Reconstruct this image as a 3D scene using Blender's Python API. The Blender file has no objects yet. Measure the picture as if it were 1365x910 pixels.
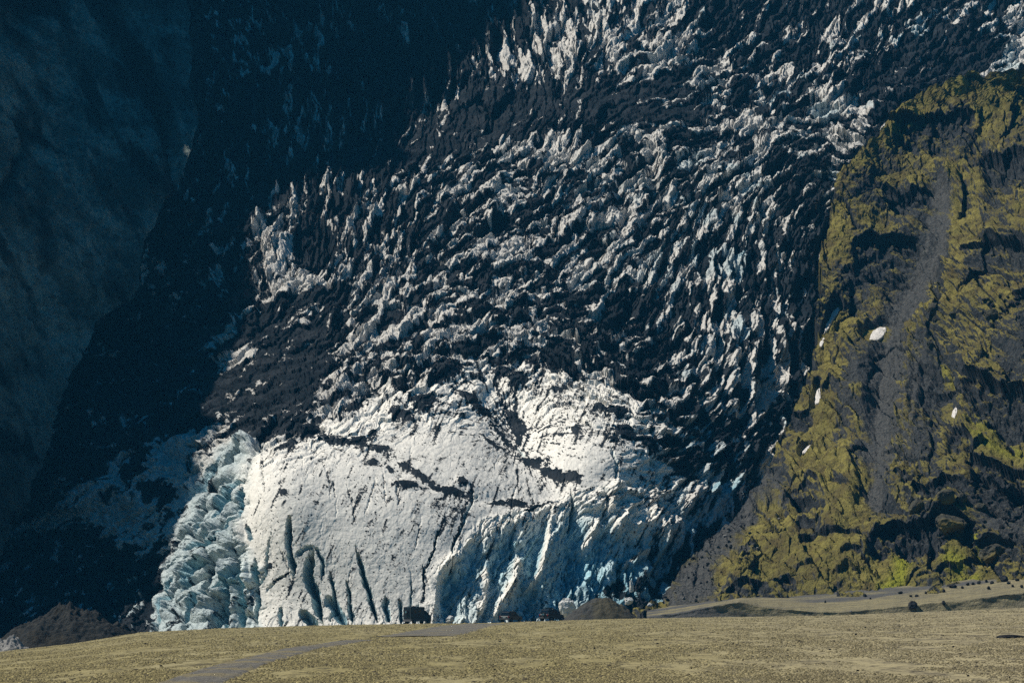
import bpy, bmesh, math, random
import numpy as np
from mathutils import Vector
from mathutils.bvhtree import BVHTree

random.seed(7)
F32 = np.float32
scene = bpy.context.scene
COL = scene.collection

# ------------------------------------------------------------------ camera
W0, H0 = 1365.0, 910.0
LENS = 105.0
FPX = LENS / 36.0 * W0
PITCH = math.radians(5.0)
CAM = np.array([0.0, 0.0, 4.0])
CP, SP = math.cos(PITCH), math.sin(PITCH)


def at(u, v, Y):
    """the point at photo position (u, v) that lies Y metres ahead of the camera"""
    u = np.asarray(u, dtype=np.float64); v = np.asarray(v, dtype=np.float64)
    xc = (u - W0 / 2) / FPX
    yc = -(v - H0 / 2) / FPX
    dy = CP - yc * SP
    dz = SP + yc * CP
    s = Y / dy
    return np.stack([CAM[0] + xc * s, CAM[1] + Y + 0 * xc, CAM[2] + dz * s], -1)


cam = bpy.data.cameras.new('camera')
cam.lens = LENS
cam.sensor_width = 36
cam.clip_start = 1.0
cam.clip_end = 8000
camo = bpy.data.objects.new('camera', cam)
COL.objects.link(camo)
camo.location = CAM
camo.rotation_euler = (math.radians(90) + PITCH, 0, 0)
scene.camera = camo

# ------------------------------------------------------------------ light
SUN = np.array([-0.59, 0.15, 0.79]); SUN /= np.linalg.norm(SUN)
EXPO = 0.22
scene.view_settings.view_transform = 'Standard'
scene.view_settings.look = 'None'
scene.view_settings.gamma = 1
scene.view_settings.exposure = EXPO
scene.view_settings.use_curve_mapping = False

wd = bpy.data.worlds.new('World')
scene.world = wd
wd.use_nodes = True
nt = wd.node_tree
bg = nt.nodes['Background']
sky = nt.nodes.new('ShaderNodeTexSky')
sky.sky_type = 'NISHITA'
sky.sun_disc = False
sky.sun_elevation = math.asin(SUN[2])
sky.sun_rotation = math.atan2(SUN[0], SUN[1])
sky.ozone_density = 4.0
sky.air_density = 1.0
sky.dust_density = 0.3
tint = nt.nodes.new('ShaderNodeMix'); tint.data_type = 'RGBA'; tint.blend_type = 'MULTIPLY'
tint.inputs['Factor'].default_value = 1.0
tint.inputs['B'].default_value = (0.05, 0.60, 0.82, 1)
nt.links.new(sky.outputs[0], tint.inputs['A'])
nt.links.new(tint.outputs['Result'], bg.inputs[0])
bg.inputs[1].default_value = 0.05

sl = bpy.data.lights.new('sun', 'SUN')
sl.energy = 5.0
sl.angle = math.radians(0.5)
sl.color = (1.0, 0.93, 0.82)
so = bpy.data.objects.new('sun', sl)
COL.objects.link(so)
so.rotation_euler = Vector(-SUN).to_track_quat('-Z', 'Y').to_euler()
so.location = tuple(SUN * 900)

cy = scene.cycles
cy.max_bounces = 5
cy.diffuse_bounces = 3
cy.glossy_bounces = 2
cy.transmission_bounces = 3
cy.volume_bounces = 0
cy.use_denoising = False
cy.use_adaptive_sampling = False
scene.render.filter_size = 1.2
cy.caustics_reflective = False
cy.caustics_refractive = False

# ------------------------------------------------------------------ noise


def h2(ix, iy, seed):
    x = ix.astype(np.uint32) * np.uint32(374761393) + iy.astype(np.uint32) * np.uint32(668265263) + np.uint32((seed * 2246822519) & 0xffffffff)
    x = (x ^ (x >> np.uint32(13))) * np.uint32(1274126177)
    x = (x ^ (x >> np.uint32(16))) * np.uint32(2654435769)
    return x ^ (x >> np.uint32(15))


def r01(h):
    return (h & np.uint32(0xffffff)).astype(F32) * F32(1 / 16777216.0)


def gn(x, y, seed=0):
    x = np.asarray(x, F32); y = np.asarray(y, F32)
    fx = np.floor(x); fy = np.floor(y)
    ix = fx.astype(np.int32); iy = fy.astype(np.int32)
    fx = x - fx; fy = y - fy
    ux = fx * fx * fx * (fx * (fx * 6 - 15) + 10)
    uy = fy * fy * fy * (fy * (fy * 6 - 15) + 10)

    def g(ax, ay):
        a = r01(h2(ix + ax, iy + ay, seed)) * F32(6.2831853)
        return np.cos(a) * (fx - ax) + np.sin(a) * (fy - ay)
    n0 = g(0, 0); n1 = g(1, 0); n2 = g(0, 1); n3 = g(1, 1)
    a = n0 + (n1 - n0) * ux
    b = n2 + (n3 - n2) * ux
    return (a + (b - a) * uy) * F32(1.5)


def fbm(x, y, o=4, seed=0, gain=0.5):
    s = 0; a = 1.0; t = 0
    for i in range(o):
        s = s + a * gn(x, y, seed + i * 17)
        t += a; a *= gain
        x = x * 2.03 + 11.3; y = y * 2.03 + 5.7
    return s / t


def ridged(x, y, o=4, seed=0, gain=0.5):
    s = 0; a = 1.0; t = 0
    for i in range(o):
        n = 1 - np.abs(gn(x, y, seed + i * 17)) * 1.6
        s = s + a * n
        t += a; a *= gain
        x = x * 2.03 + 3.1; y = y * 2.03 + 8.7
    return s / t


def voro(x, y, seed=0):
    """F1, F2, three randoms of the nearest cell and the offset to its point"""
    x = np.asarray(x, F32); y = np.asarray(y, F32)
    ix = np.floor(x).astype(np.int32); iy = np.floor(y).astype(np.int32)
    f1 = np.full(x.shape, 9, F32); f2 = f1.copy()
    idb = np.zeros(x.shape, np.uint32); ox = np.zeros(x.shape, F32); oy = ox.copy()
    for ax in (-1, 0, 1):
        for ay in (-1, 0, 1):
            h = h2(ix + ax, iy + ay, seed)
            px = ix + ax + F32(0.1) + F32(0.8) * r01(h)
            py = iy + ay + F32(0.1) + F32(0.8) * r01(h * np.uint32(747796405) >> np.uint32(4))
            dx = x - px; dy = y - py
            d = np.sqrt(dx * dx + dy * dy)
            c = d < f1
            f2 = np.where(c, f1, np.minimum(f2, d))
            f1 = np.where(c, d, f1)
            idb = np.where(c, h, idb); ox = np.where(c, dx, ox); oy = np.where(c, dy, oy)
    ra = r01(idb * np.uint32(2891336453) >> np.uint32(3))
    rb = r01(idb * np.uint32(277803737) >> np.uint32(5))
    rc = r01(idb * np.uint32(1181783497) >> np.uint32(6))
    return f1, f2, ra, rb, rc, ox, oy


def sstep(a, b, x):
    t = np.clip((x - a) / (b - a), 0, 1)
    return t * t * (3 - 2 * t)


class TPS:
    def __init__(s, pts, reg=0.0):
        p = np.array(pts, np.float64)
        s.xy = p[:, :2] / 100.0
        z = p[:, 2]
        n = len(z)
        d = np.linalg.norm(s.xy[:, None] - s.xy[None], axis=-1)
        K = np.where(d > 0, d * d * np.log(d + 1e-12), 0) + np.eye(n) * reg
        P = np.hstack([np.ones((n, 1)), s.xy])
        A = np.vstack([np.hstack([K, P]), np.hstack([P.T, np.zeros((3, 3))])])
        s.w = np.linalg.solve(A, np.concatenate([z, np.zeros(3)]))

    def direct(s, u, v):
        u = np.asarray(u, np.float64) / 100; v = np.asarray(v, np.float64) / 100
        n = len(s.xy)
        r = s.w[n] + s.w[n + 1] * u + s.w[n + 2] * v
        for i in range(n):
            d2 = (u - s.xy[i, 0]) ** 2 + (v - s.xy[i, 1]) ** 2
            r = r + s.w[i] * 0.5 * d2 * np.log(d2 + 1e-12)
        return r

    def grid(s, us, vs, step=6.0):
        """bilinear from a coarse evaluation; us, vs are the 1-D axes"""
        return coarse(us, vs, s.direct, step)


def coarse(us, vs, fn, step=6.0):
    cu = np.arange(us.min() - step, us.max() + 2 * step, step)
    cv = np.arange(vs.min() - step, vs.max() + 2 * step, step)
    g = fn(*np.meshgrid(cu, cv))
    return bil(g, cu, cv, *np.meshgrid(us, vs))


def bil(g, cu, cv, U, V):
    """bicubic (Catmull-Rom) sampling of the coarse grid g"""
    st = cu[1] - cu[0]
    a = np.clip((U - cu[0]) / st, 1, len(cu) - 3.001); b = np.clip((V - cv[0]) / st, 1, len(cv) - 3.001)
    i = a.astype(int); j = b.astype(int); fa = a - i; fb = b - j

    def wts(t):
        return (-0.5 * t + t * t - 0.5 * t ** 3, 1 - 2.5 * t * t + 1.5 * t ** 3, 0.5 * t + 2 * t * t - 1.5 * t ** 3, -0.5 * t * t + 0.5 * t ** 3)
    wa = wts(fa); wb = wts(fb)
    out = 0
    for q in range(4):
        row = 0
        for p in range(4):
            row = row + wa[p] * g[j - 1 + q, i - 1 + p]
        out = out + wb[q] * row
    return out


def seg_dist(U, V, pts):
    """distance to a polyline and the (signed) side, and parameter along 0..1"""
    best = np.full(U.shape, 1e9); side = np.zeros(U.shape); tt = np.zeros(U.shape)
    n = len(pts) - 1
    for k in range(n):
        (x0, y0), (x1, y1) = pts[k][:2], pts[k + 1][:2]
        ex, ey = x1 - x0, y1 - y0
        L = ex * ex + ey * ey + 1e-9
        t = np.clip(((U - x0) * ex + (V - y0) * ey) / L, 0, 1)
        dx = U - x0 - t * ex; dy = V - y0 - t * ey
        d = np.sqrt(dx * dx + dy * dy)
        c = d < best
        best = np.where(c, d, best)
        side = np.where(c, np.sign(ex * dy - ey * dx), side)
        tt = np.where(c, (k + t) / n, tt)
    return best, side, tt


def poly_sd(U, V, pts):
    """signed distance, positive inside"""
    p = list(pts) + [pts[0]]
    d, _, _ = seg_dist(U, V, p)
    ins = np.zeros(U.shape, bool)
    for k in range(len(pts)):
        (x0, y0), (x1, y1) = p[k], p[k + 1]
        if y0 == y1: continue
        c = ((y0 > V) != (y1 > V)) & (U < (x1 - x0) * (V - y0) / (y1 - y0) + x0)
        ins ^= c
    return np.where(ins, d, -d)


class Sheet:
    """a fine grid over (u, v) whose features are laid on by strokes and regions"""

    def __init__(s, us, vs):
        s.us = us; s.vs = vs
        s.U, s.V = np.meshgrid(us.astype(F32), vs.astype(F32))
        s.wu = 6 * fbm(s.U / 30, s.V / 30, 3, 901); s.wv = 6 * fbm(s.U / 30, s.V / 30, 3, 902)
        s.UU = s.U + s.wu; s.VV = s.V + s.wv

    def region(s, pts, soft=12.0, warp=1.0):
        cu = np.arange(s.us.min() - 24, s.us.max() + 24, 6.0); cv = np.arange(s.vs.min() - 24, s.vs.max() + 24, 6.0)
        g = poly_sd(*np.meshgrid(cu, cv), pts)
        d = bil(g, cu, cv, s.U + warp * s.wu, s.V + warp * s.wv)
        return sstep(-soft, soft, d).astype(F32)

    def box(s, pts, pad):
        x = [p[0] for p in pts]; y = [p[1] for p in pts]
        i0, i1 = np.searchsorted(s.us, [min(x) - pad, max(x) + pad]); j0, j1 = np.searchsorted(s.vs, [min(y) - pad, max(y) + pad])
        return slice(j0, j1), slice(i0, i1)

    def stroke(s, dst, pts, w, amp, kind='v', warp=0.5, taper=True, lo=0.25):
        pad = w * 3.5 + 8
        b = s.box(pts, pad)
        U = s.U[b] + warp * s.wu[b]; V = s.V[b] + warp * s.wv[b]
        if U.size == 0: return
        U = U + 1.3 * gn(s.U[b] / 4.5, s.V[b] / 6, 941) + 0.7 * gn(s.U[b] / 2, s.V[b] / 2.5, 942); V = V + 1.2 * gn(s.U[b] / 5, s.V[b] / 4, 943)
        d, side, t = seg_dist(U, V, pts)
        tp = (lo + (1 - lo) * np.clip(np.minimum(t, 1 - t) * 5, 0, 1)) if taper else 1.0
        ww = w * (tp if taper else 1)
        x = d / ww
        if kind == 'v': f = np.clip(1 - x, 0, 1)
        elif kind == 'g': f = np.exp(-x * x)
        elif kind == 'flat': f = 1 - sstep(0.8, 1.1, x)
        elif kind == 'ridge': f = np.exp(-x)
        elif kind == 'right': f = np.where(side * 1 > 0, np.exp(-x * 0.6), np.exp(-x * 6))
        elif kind == 'left': f = np.where(side * 1 > 0, np.exp(-x * 6), np.exp(-x * 0.6))
        dst[b] += (amp * f * (tp if taper else 1)).astype(F32)

    def blob(s, dst, u, v, ru, rv, amp, rot=0.0, pw=2.0, warp=0.6, rag=0.0):
        r = max(ru, rv) * 2.0 + 6
        b = s.box([(u, v)], r)
        U = s.U[b] + warp * s.wu[b] - u; V = s.V[b] + warp * s.wv[b] - v
        if rag:
          U = U + 0.28 * ru * gn(s.U[b] / 5, s.V[b] / 4, 931) + 0.2 * ru * gn(s.U[b] / 2.3, s.V[b] / 2, 932)
          V = V + 0.28 * rv * gn(s.U[b] / 5, s.V[b] / 4, 933) + 0.2 * rv * gn(s.U[b] / 2.3, s.V[b] / 2, 934)
        if U.size == 0: return
        c, q = math.cos(rot), math.sin(rot)
        a = (U * c + V * q) / ru; e = (-U * q + V * c) / rv
        d = np.sqrt(a * a + e * e)
        dst[b] += (amp * np.clip(1.25 - d ** pw, 0, 1)).astype(F32)


def normals(P):
    du = np.gradient(P, axis=1); dv = np.gradient(P, axis=0)
    n = np.cross(du, dv)
    n /= np.linalg.norm(n, axis=-1, keepdims=True) + 1e-9
    return n


def grid_mesh(name, P, mat, attrs=None, smooth=True, flip=False):
    nv, nu = P.shape[:2]
    me = bpy.data.meshes.new(name)
    me.vertices.add(nv * nu)
    me.vertices.foreach_set('co', P.reshape(-1, 3).astype(F32).ravel())
    idx = np.arange(nv * nu, dtype=np.int32).reshape(nv, nu)
    a, b, c, d = idx[:-1, :-1], idx[:-1, 1:], idx[1:, 1:], idx[1:, :-1]
    q = np.stack([a, d, c, b] if not flip else [a, b, c, d], -1).reshape(-1)
    nf = (nv - 1) * (nu - 1)
    me.loops.add(nf * 4)
    me.loops.foreach_set('vertex_index', q)
    me.polygons.add(nf)
    me.polygons.foreach_set('loop_start', np.arange(nf, dtype=np.int32) * 4)
    me.polygons.foreach_set('use_smooth', np.full(nf, smooth))
    for k, v in (attrs or {}).items():
        at_ = me.attributes.new(k, 'FLOAT', 'POINT')
        at_.data.foreach_set('value', np.asarray(v, F32).ravel())
    me.update(calc_edges=True)
    me.materials.append(mat)
    o = bpy.data.objects.new(name, me)
    COL.objects.link(o)
    return o


def structure(o):
    o['kind'] = 'structure'
    return o


def tag(o, label, cat, group=None):
    o['label'] = label; o['category'] = cat
    if group: o['group'] = group
    return o


# ------------------------------------------------------------------ materials
class NB:
    def __init__(s, name):
        s.m = bpy.data.materials.new(name)
        s.m.use_nodes = True
        s.t = s.m.node_tree
        s.b = s.t.nodes['Principled BSDF']
        s.b.inputs['Specular IOR Level'].default_value = 0.03
        s.co = s.t.nodes.new('ShaderNodeTexCoord').outputs['Object']

    def n(s, typ): return s.t.nodes.new(typ)
    def link(s, a, b): s.t.links.new(a, b)

    def attr(s, name):
        a = s.n('ShaderNodeAttribute'); a.attribute_name = name
        return a.outputs['Fac']

    def noise(s, scale, detail=4, rough=0.6, stretch=None, kind=None):
        t = s.n('ShaderNodeTexNoise')
        t.inputs['Scale'].default_value = scale; t.inputs['Detail'].default_value = detail; t.inputs['Roughness'].default_value = rough
        if kind: t.noise_type = kind
        if stretch:
            mp = s.n('ShaderNodeMapping'); mp.inputs['Scale'].default_value = stretch[:3]
            if len(stretch) > 3: mp.inputs['Rotation'].default_value = (stretch[3], stretch[4], stretch[5])
            s.link(s.co, mp.inputs[0]); s.link(mp.outputs[0], t.inputs['Vector'])
        else:
            s.link(s.co, t.inputs['Vector'])
        return t.outputs['Fac']

    def math(s, op, a, b=None, c=None):
        m = s.n('ShaderNodeMath'); m.operation = op
        for i, x in enumerate((a, b, c)):
            if x is None: continue
            if isinstance(x, (int, float)): m.inputs[i].default_value = x
            else: s.link(x, m.inputs[i])
        return m.outputs[0]

    def ramp(s, x, lo, hi, a=0.0, b=1.0):
        m = s.n('ShaderNodeMapRange'); m.interpolation_type = 'SMOOTHSTEP'
        s.link(x, m.inputs[0])
        for i, v in enumerate((lo, hi, a, b)): m.inputs[i + 1].default_value = v
        return m.outputs[0]

    def mix(s, f, a, b, mode='MIX'):
        m = s.n('ShaderNodeMix'); m.data_type = 'RGBA'; m.blend_type = mode
        if isinstance(f, (int, float)): m.inputs['Factor'].default_value = f
        else: s.link(f, m.inputs['Factor'])
        for k, x in (('A', a), ('B', b)):
            if isinstance(x, tuple): m.inputs[k].default_value = x + (1,) if len(x) == 3 else x
            else: s.link(x, m.inputs[k])
        return m.outputs['Result']

    def bump(s, h, dist, strength=1.0):
        b = s.n('ShaderNodeBump'); b.inputs['Distance'].default_value = dist; b.inputs['Strength'].default_value = strength
        s.link(h, b.inputs['Height']); s.link(b.outputs[0], s.b.inputs['Normal'])

    def color(s, c):
        if isinstance(c, tuple): s.b.inputs['Base Color'].default_value = c + (1,)
        else: s.link(c, s.b.inputs['Base Color'])

    def rough(s, v): s.b.inputs['Roughness'].default_value = v


def ice_material():
    b = NB('ice')
    d = b.attr('dirt_shade'); bl = b.attr('blue')
    n1 = b.noise(0.55, 6, 0.7)
    n2 = b.noise(2.2, 4, 0.65)
    n3 = b.noise(0.12, 3, 0.5)
    white = b.mix(b.ramp(n1, 0.35, 0.7), (0.80, 0.775, 0.71), (0.68, 0.66, 0.61))
    white = b.mix(b.ramp(n2, 0.52, 0.75), white, (0.50, 0.48, 0.45))
    white = b.mix(b.math('MULTIPLY', b.math('SUBTRACT', 1.0, b.attr('dome')), 0.75), white, b.mix(b.ramp(n1, 0.35, 0.65), (0.66, 0.64, 0.60), (0.40, 0.39, 0.38)))
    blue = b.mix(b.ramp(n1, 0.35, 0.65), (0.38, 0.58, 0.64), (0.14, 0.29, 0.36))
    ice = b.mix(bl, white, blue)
    x = b.math('ADD', d, b.math('MULTIPLY', b.math('SUBTRACT', n1, 0.5), 0.9))
    x = b.math('ADD', x, b.math('MULTIPLY', b.math('SUBTRACT', n2, 0.5), 0.5))
    f = b.ramp(x, 0.38, 0.62)
    ash = b.mix(b.ramp(n2, 0.4, 0.65), (0.008, 0.012, 0.016), (0.020, 0.026, 0.033))
    ash = b.mix(b.ramp(n3, 0.45, 0.6), ash, (0.027, 0.032, 0.038))
    b.color(b.mix(f, ice, ash))
    b.rough(0.75)
    h = b.math('ADD', n1, b.math('MULTIPLY', n2, 0.4))
    b.bump(b.math('MULTIPLY', h, b.math('SUBTRACT', 1.0, b.math('MULTIPLY', b.attr('dome'), 0.88))), 0.9, 0.8)
    return b.m


def rock_moss_material():
    b = NB('mossy_rock')
    mo = b.attr('moss'); sc = b.attr('scree'); br = b.attr('bright')
    n1 = b.noise(0.35, 6, 0.7); n2 = b.noise(1.3, 5, 0.7); n3 = b.noise(0.07, 4, 0.6)
    rock = b.mix(b.ramp(n1, 0.35, 0.65), (0.020, 0.023, 0.027), (0.050, 0.053, 0.056))
    rock = b.mix(b.ramp(n2, 0.5, 0.72), rock, (0.095, 0.10, 0.10))
    scree = b.mix(b.ramp(n2, 0.35, 0.68), (0.045, 0.047, 0.049), (0.105, 0.105, 0.10))
    moss = b.mix(b.ramp(n3, 0.4, 0.62), (0.155, 0.138, 0.045), (0.235, 0.205, 0.06))
    moss = b.mix(b.ramp(n1, 0.45, 0.7), moss, (0.085, 0.072, 0.034))
    n4 = b.noise(0.16, 5, 0.7)
    moss = b.mix(b.ramp(n4, 0.45, 0.65), moss, (0.10, 0.082, 0.036))
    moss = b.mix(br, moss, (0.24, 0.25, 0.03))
    x = b.math('ADD', mo, b.math('MULTIPLY', b.math('SUBTRACT', n1, 0.5), 0.55))
    x = b.math('ADD', x, b.math('MULTIPLY', b.math('SUBTRACT', n2, 0.5), 0.45))
    c = b.mix(sc, rock, scree)
    c = b.mix(b.ramp(x, 0.28, 0.72), c, moss)
    b.color(c)
    b.rough(0.95)
    b.bump(b.math('ADD', n1, b.math('MULTIPLY', n2, 0.6)), 1.2, 0.9)
    return b.m


def cliff_material():
    b = NB('cliff_rock')
    n1 = b.noise(0.25, 6, 0.7); n2 = b.noise(0.03, 5, 0.6); n3 = b.noise(1.2, 4, 0.7)
    c = b.mix(b.ramp(n2, 0.38, 0.62), (0.09, 0.115, 0.105), (0.32, 0.37, 0.33))
    c = b.mix(b.ramp(n1, 0.45, 0.7), c, (0.06, 0.07, 0.066))
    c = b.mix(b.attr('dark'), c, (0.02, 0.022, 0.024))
    b.color(c); b.rough(0.95)
    b.bump(b.math('ADD', n1, b.math('MULTIPLY', n3, 0.4)), 3.0, 1.0)
    return b.m


def field_material():
    b = NB('moss_field')
    n1 = b.noise(0.5, 6, 0.75, (1, 0.25, 1)); n2 = b.noise(0.07, 5, 0.65, (1, 0.2, 1)); n3 = b.noise(2.5, 4, 0.7, (1, 0.3, 1))
    gr = b.attr('grey')
    moss = b.mix(b.ramp(n2, 0.38, 0.62), (0.255, 0.22, 0.11), (0.295, 0.26, 0.15))
    moss = b.mix(b.ramp(n1, 0.4, 0.62), moss, (0.19, 0.165, 0.085))
    g2 = b.mix(b.ramp(n1, 0.4, 0.62), (0.31, 0.27, 0.165), (0.20, 0.175, 0.12))
    c = b.mix(gr, moss, g2)
    c = b.mix(b.ramp(b.math('ADD', b.math('MULTIPLY', n3, 0.6), b.math('MULTIPLY', n1, 0.4)), 0.50, 0.60), c, (0.06, 0.055, 0.045))
    b.color(c); b.rough(1.0)
    b.b.inputs['Specular IOR Level'].default_value = 0.0
    b.bump(b.math('ADD', n1, b.math('MULTIPLY', n3, 0.5)), 0.25, 0.8)
    return b.m


def gravel_material(name, a, c2, scale=1.5, tintc=None, stretch=None):
    b = NB(name)
    n1 = b.noise(scale, 5, 0.7, stretch); n2 = b.noise(scale * 0.12, 4, 0.6, stretch); n3 = b.noise(scale * 4, 3, 0.7)
    c = b.mix(b.ramp(n1, 0.35, 0.65), a, c2)
    c = b.mix(b.ramp(n3, 0.55, 0.75), c, tuple(x * 0.45 for x in a))
    if tintc: c = b.mix(b.ramp(n2, 0.5, 0.62), c, tintc)
    b.color(c); b.rough(0.95)
    b.bump(b.math('ADD', n1, b.math('MULTIPLY', n3, 0.4)), 0.6 / scale, 0.8)
    return b.m


def plain(name, col, rough=0.5, metal=0.0, spec=0.4):
    b = NB(name)
    n = b.noise(6, 3, 0.6)
    b.color(b.mix(b.ramp(n, 0.35, 0.7), col, tuple(x * 0.75 for x in col)))
    b.rough(rough); b.b.inputs['Metallic'].default_value = metal
    b.b.inputs['Specular IOR Level'].default_value = spec
    return b.m


M_ICE = ice_material()
M_HILL = rock_moss_material()
M_CLIFF = cliff_material()
M_FIELD = field_material()
M_TRACK = gravel_material('track_gravel', (0.13, 0.125, 0.115), (0.19, 0.18, 0.16), 1.2, (0.22, 0.19, 0.12))
M_MOUND = gravel_material('mound_gravel', (0.05, 0.05, 0.049), (0.085, 0.085, 0.08), 1.2, (0.085, 0.078, 0.055))
M_RUBBLE = gravel_material('rubble', (0.026, 0.028, 0.029), (0.052, 0.051, 0.047), 0.8, (0.042, 0.039, 0.032))  # part shade on the mound is put into this darker colour
M_ROCK = gravel_material('dark_rock', (0.025, 0.026, 0.03), (0.06, 0.06, 0.06), 1.0)
M_PALE = gravel_material('pale_rock', (0.22, 0.22, 0.22), (0.34, 0.33, 0.31), 1.0)
M_MOSSROCK = gravel_material('mossed_rock', (0.05, 0.05, 0.045), (0.09, 0.085, 0.06), 0.8, (0.16, 0.125, 0.035))
M_SNOW = gravel_material('old_snow', (0.74, 0.71, 0.68), (0.62, 0.60, 0.57), 0.8)
M_TERR = gravel_material('terrace_ground', (0.25, 0.22, 0.13), (0.16, 0.145, 0.10), 0.6, (0.095, 0.095, 0.093), (0.3, 1, 1))

# ------------------------------------------------------------------ glacier
GY = TPS([
    (195, 835, 668), (250, 832, 655), (320, 832, 645), (430, 832, 638), (540, 830, 637), (620, 828, 641), (700, 826, 649), (760, 822, 650), (830, 815, 657), (900, 780, 680), (960, 720, 714), (1010, 650, 752),
    (340, 700, 656), (430, 700, 652), (520, 700, 654), (620, 700, 662), (720, 700, 672), (800, 700, 683), (880, 690, 702),
    (345, 620, 674), (430, 600, 682), (520, 600, 687), (620, 600, 698), (690, 590, 714), (760, 600, 706), (840, 600, 713), (900, 600, 735),
    (450, 560, 702), (560, 530, 726), (690, 565, 730), (690, 520, 752), (800, 540, 740),
    (430, 480, 775), (560, 470, 775), (690, 460, 790), (820, 470, 795), (950, 500, 795), (1030, 560, 795), (1090, 500, 835),
    (280, 650, 695), (250, 720, 683), (100, 660, 765), (40, 710, 775), (150, 760, 722), (100, 840, 692), (0, 800, 720), (-100, 800, 720), (200, 570, 775), (300, 560, 740), (250, 460, 835), (330, 430, 820), (350, 380, 845), (150, 450, 855),
    (400, 300, 885), (560, 300, 890), (720, 300, 895), (900, 300, 900), (1060, 300, 905), (1150, 300, 910),
    (300, 200, 960), (450, 180, 965), (650, 170, 975), (850, 160, 985), (1050, 150, 990), (1250, 120, 1005), (1400, 120, 1010),
    (250, 0, 1110), (450, 0, 1120), (700, 0, 1130), (900, 0, 1140), (1100, 0, 1150), (1300, 0, 1150), (1450, 0, 1160),
    (250, -120, 1220), (700, -120, 1250), (1450, -120, 1260), (100, 300, 910), (0, 500, 830), (-100, 300, 920), (-100, 0, 1120), (-100, -120, 1200), (1250, 400, 890), (1250, 600, 830), (1250, 800, 750), (1450, 400, 910), (1450, 800, 760),
], 0.002)

ST = 1.2
us = np.arange(-40, 1440, ST); vs = np.arange(-70, 862, ST)
S = Sheet(us, vs)
U, V = S.U, S.V
Y = GY.grid(us, vs)
P0 = at(U, V, Y)
N0 = normals(P0)
N0 *= np.sign(-N0[..., 1:2] + 1e-6)       # towards the viewer's side
mpx = (Y / FPX).astype(F32)

DOME = [(318, 645), (345, 605), (400, 588), (425, 575), (470, 550), (520, 520), (570, 520), (600, 505), (640, 485), (700, 490), (760, 505), (830, 525), (865, 560), (880, 610), (905, 650), (890, 700), (860, 730), (830, 760), (760, 790), (730, 822), (680, 835), (500, 850), (322, 850), (322, 700)]
dome = S.region(DOME, 14, 3.0)
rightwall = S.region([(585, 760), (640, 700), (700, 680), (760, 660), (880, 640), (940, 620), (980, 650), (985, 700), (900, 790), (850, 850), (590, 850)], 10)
flank = S.region([(190, 850), (200, 790), (230, 720), (245, 670), (290, 600), (330, 585), (345, 600), (325, 640), (322, 720), (345, 760), (345, 850)], 14, 3.0)
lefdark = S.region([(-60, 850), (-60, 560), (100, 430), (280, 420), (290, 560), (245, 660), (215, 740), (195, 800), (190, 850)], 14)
shadowtop = S.region([(230, -80), (720, -80), (700, 40), (600, 110), (560, 160), (520, 230), (420, 250), (370, 260), (330, 280), (340, 420), (280, 440), (150, 450), (180, 200)], 16)

# --- orientation of the ice blades, degrees
ang = TPS([(650, 250, 28), (800, 250, 38), (950, 300, 60), (1050, 300, 72), (950, 480, 72), (1020, 500, 84), (880, 700, 72), (480, 300, 80), (560, 330, 52), (600, 420, 25), (700, 440, 2), (760, 470, -22), (820, 505, -30), (640, 440, 10), (870, 560, -35), (740, 400, 20), (900, 110, 8), (1110, 175, -8), (560, 450, 28),
           (350, 480, 22), (450, 480, 25), (250, 700, 50), (230, 780, 58), (300, 620, 40), (400, 100, 100), (500, 220, 70), (700, 60, 115), (850, 60, 48), (1000, 150, 25), (1100, 150, 35), (1250, 60, 35), (150, 650, 35),
           (900, 470, 55), (-50, 0, 60), (-50, 800, 45), (1420, 0, 40), (1420, 800, 80), (700, 550, 30), (700, 800, 80)], 0.05).grid(us, vs, 12).astype(F32)

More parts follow.
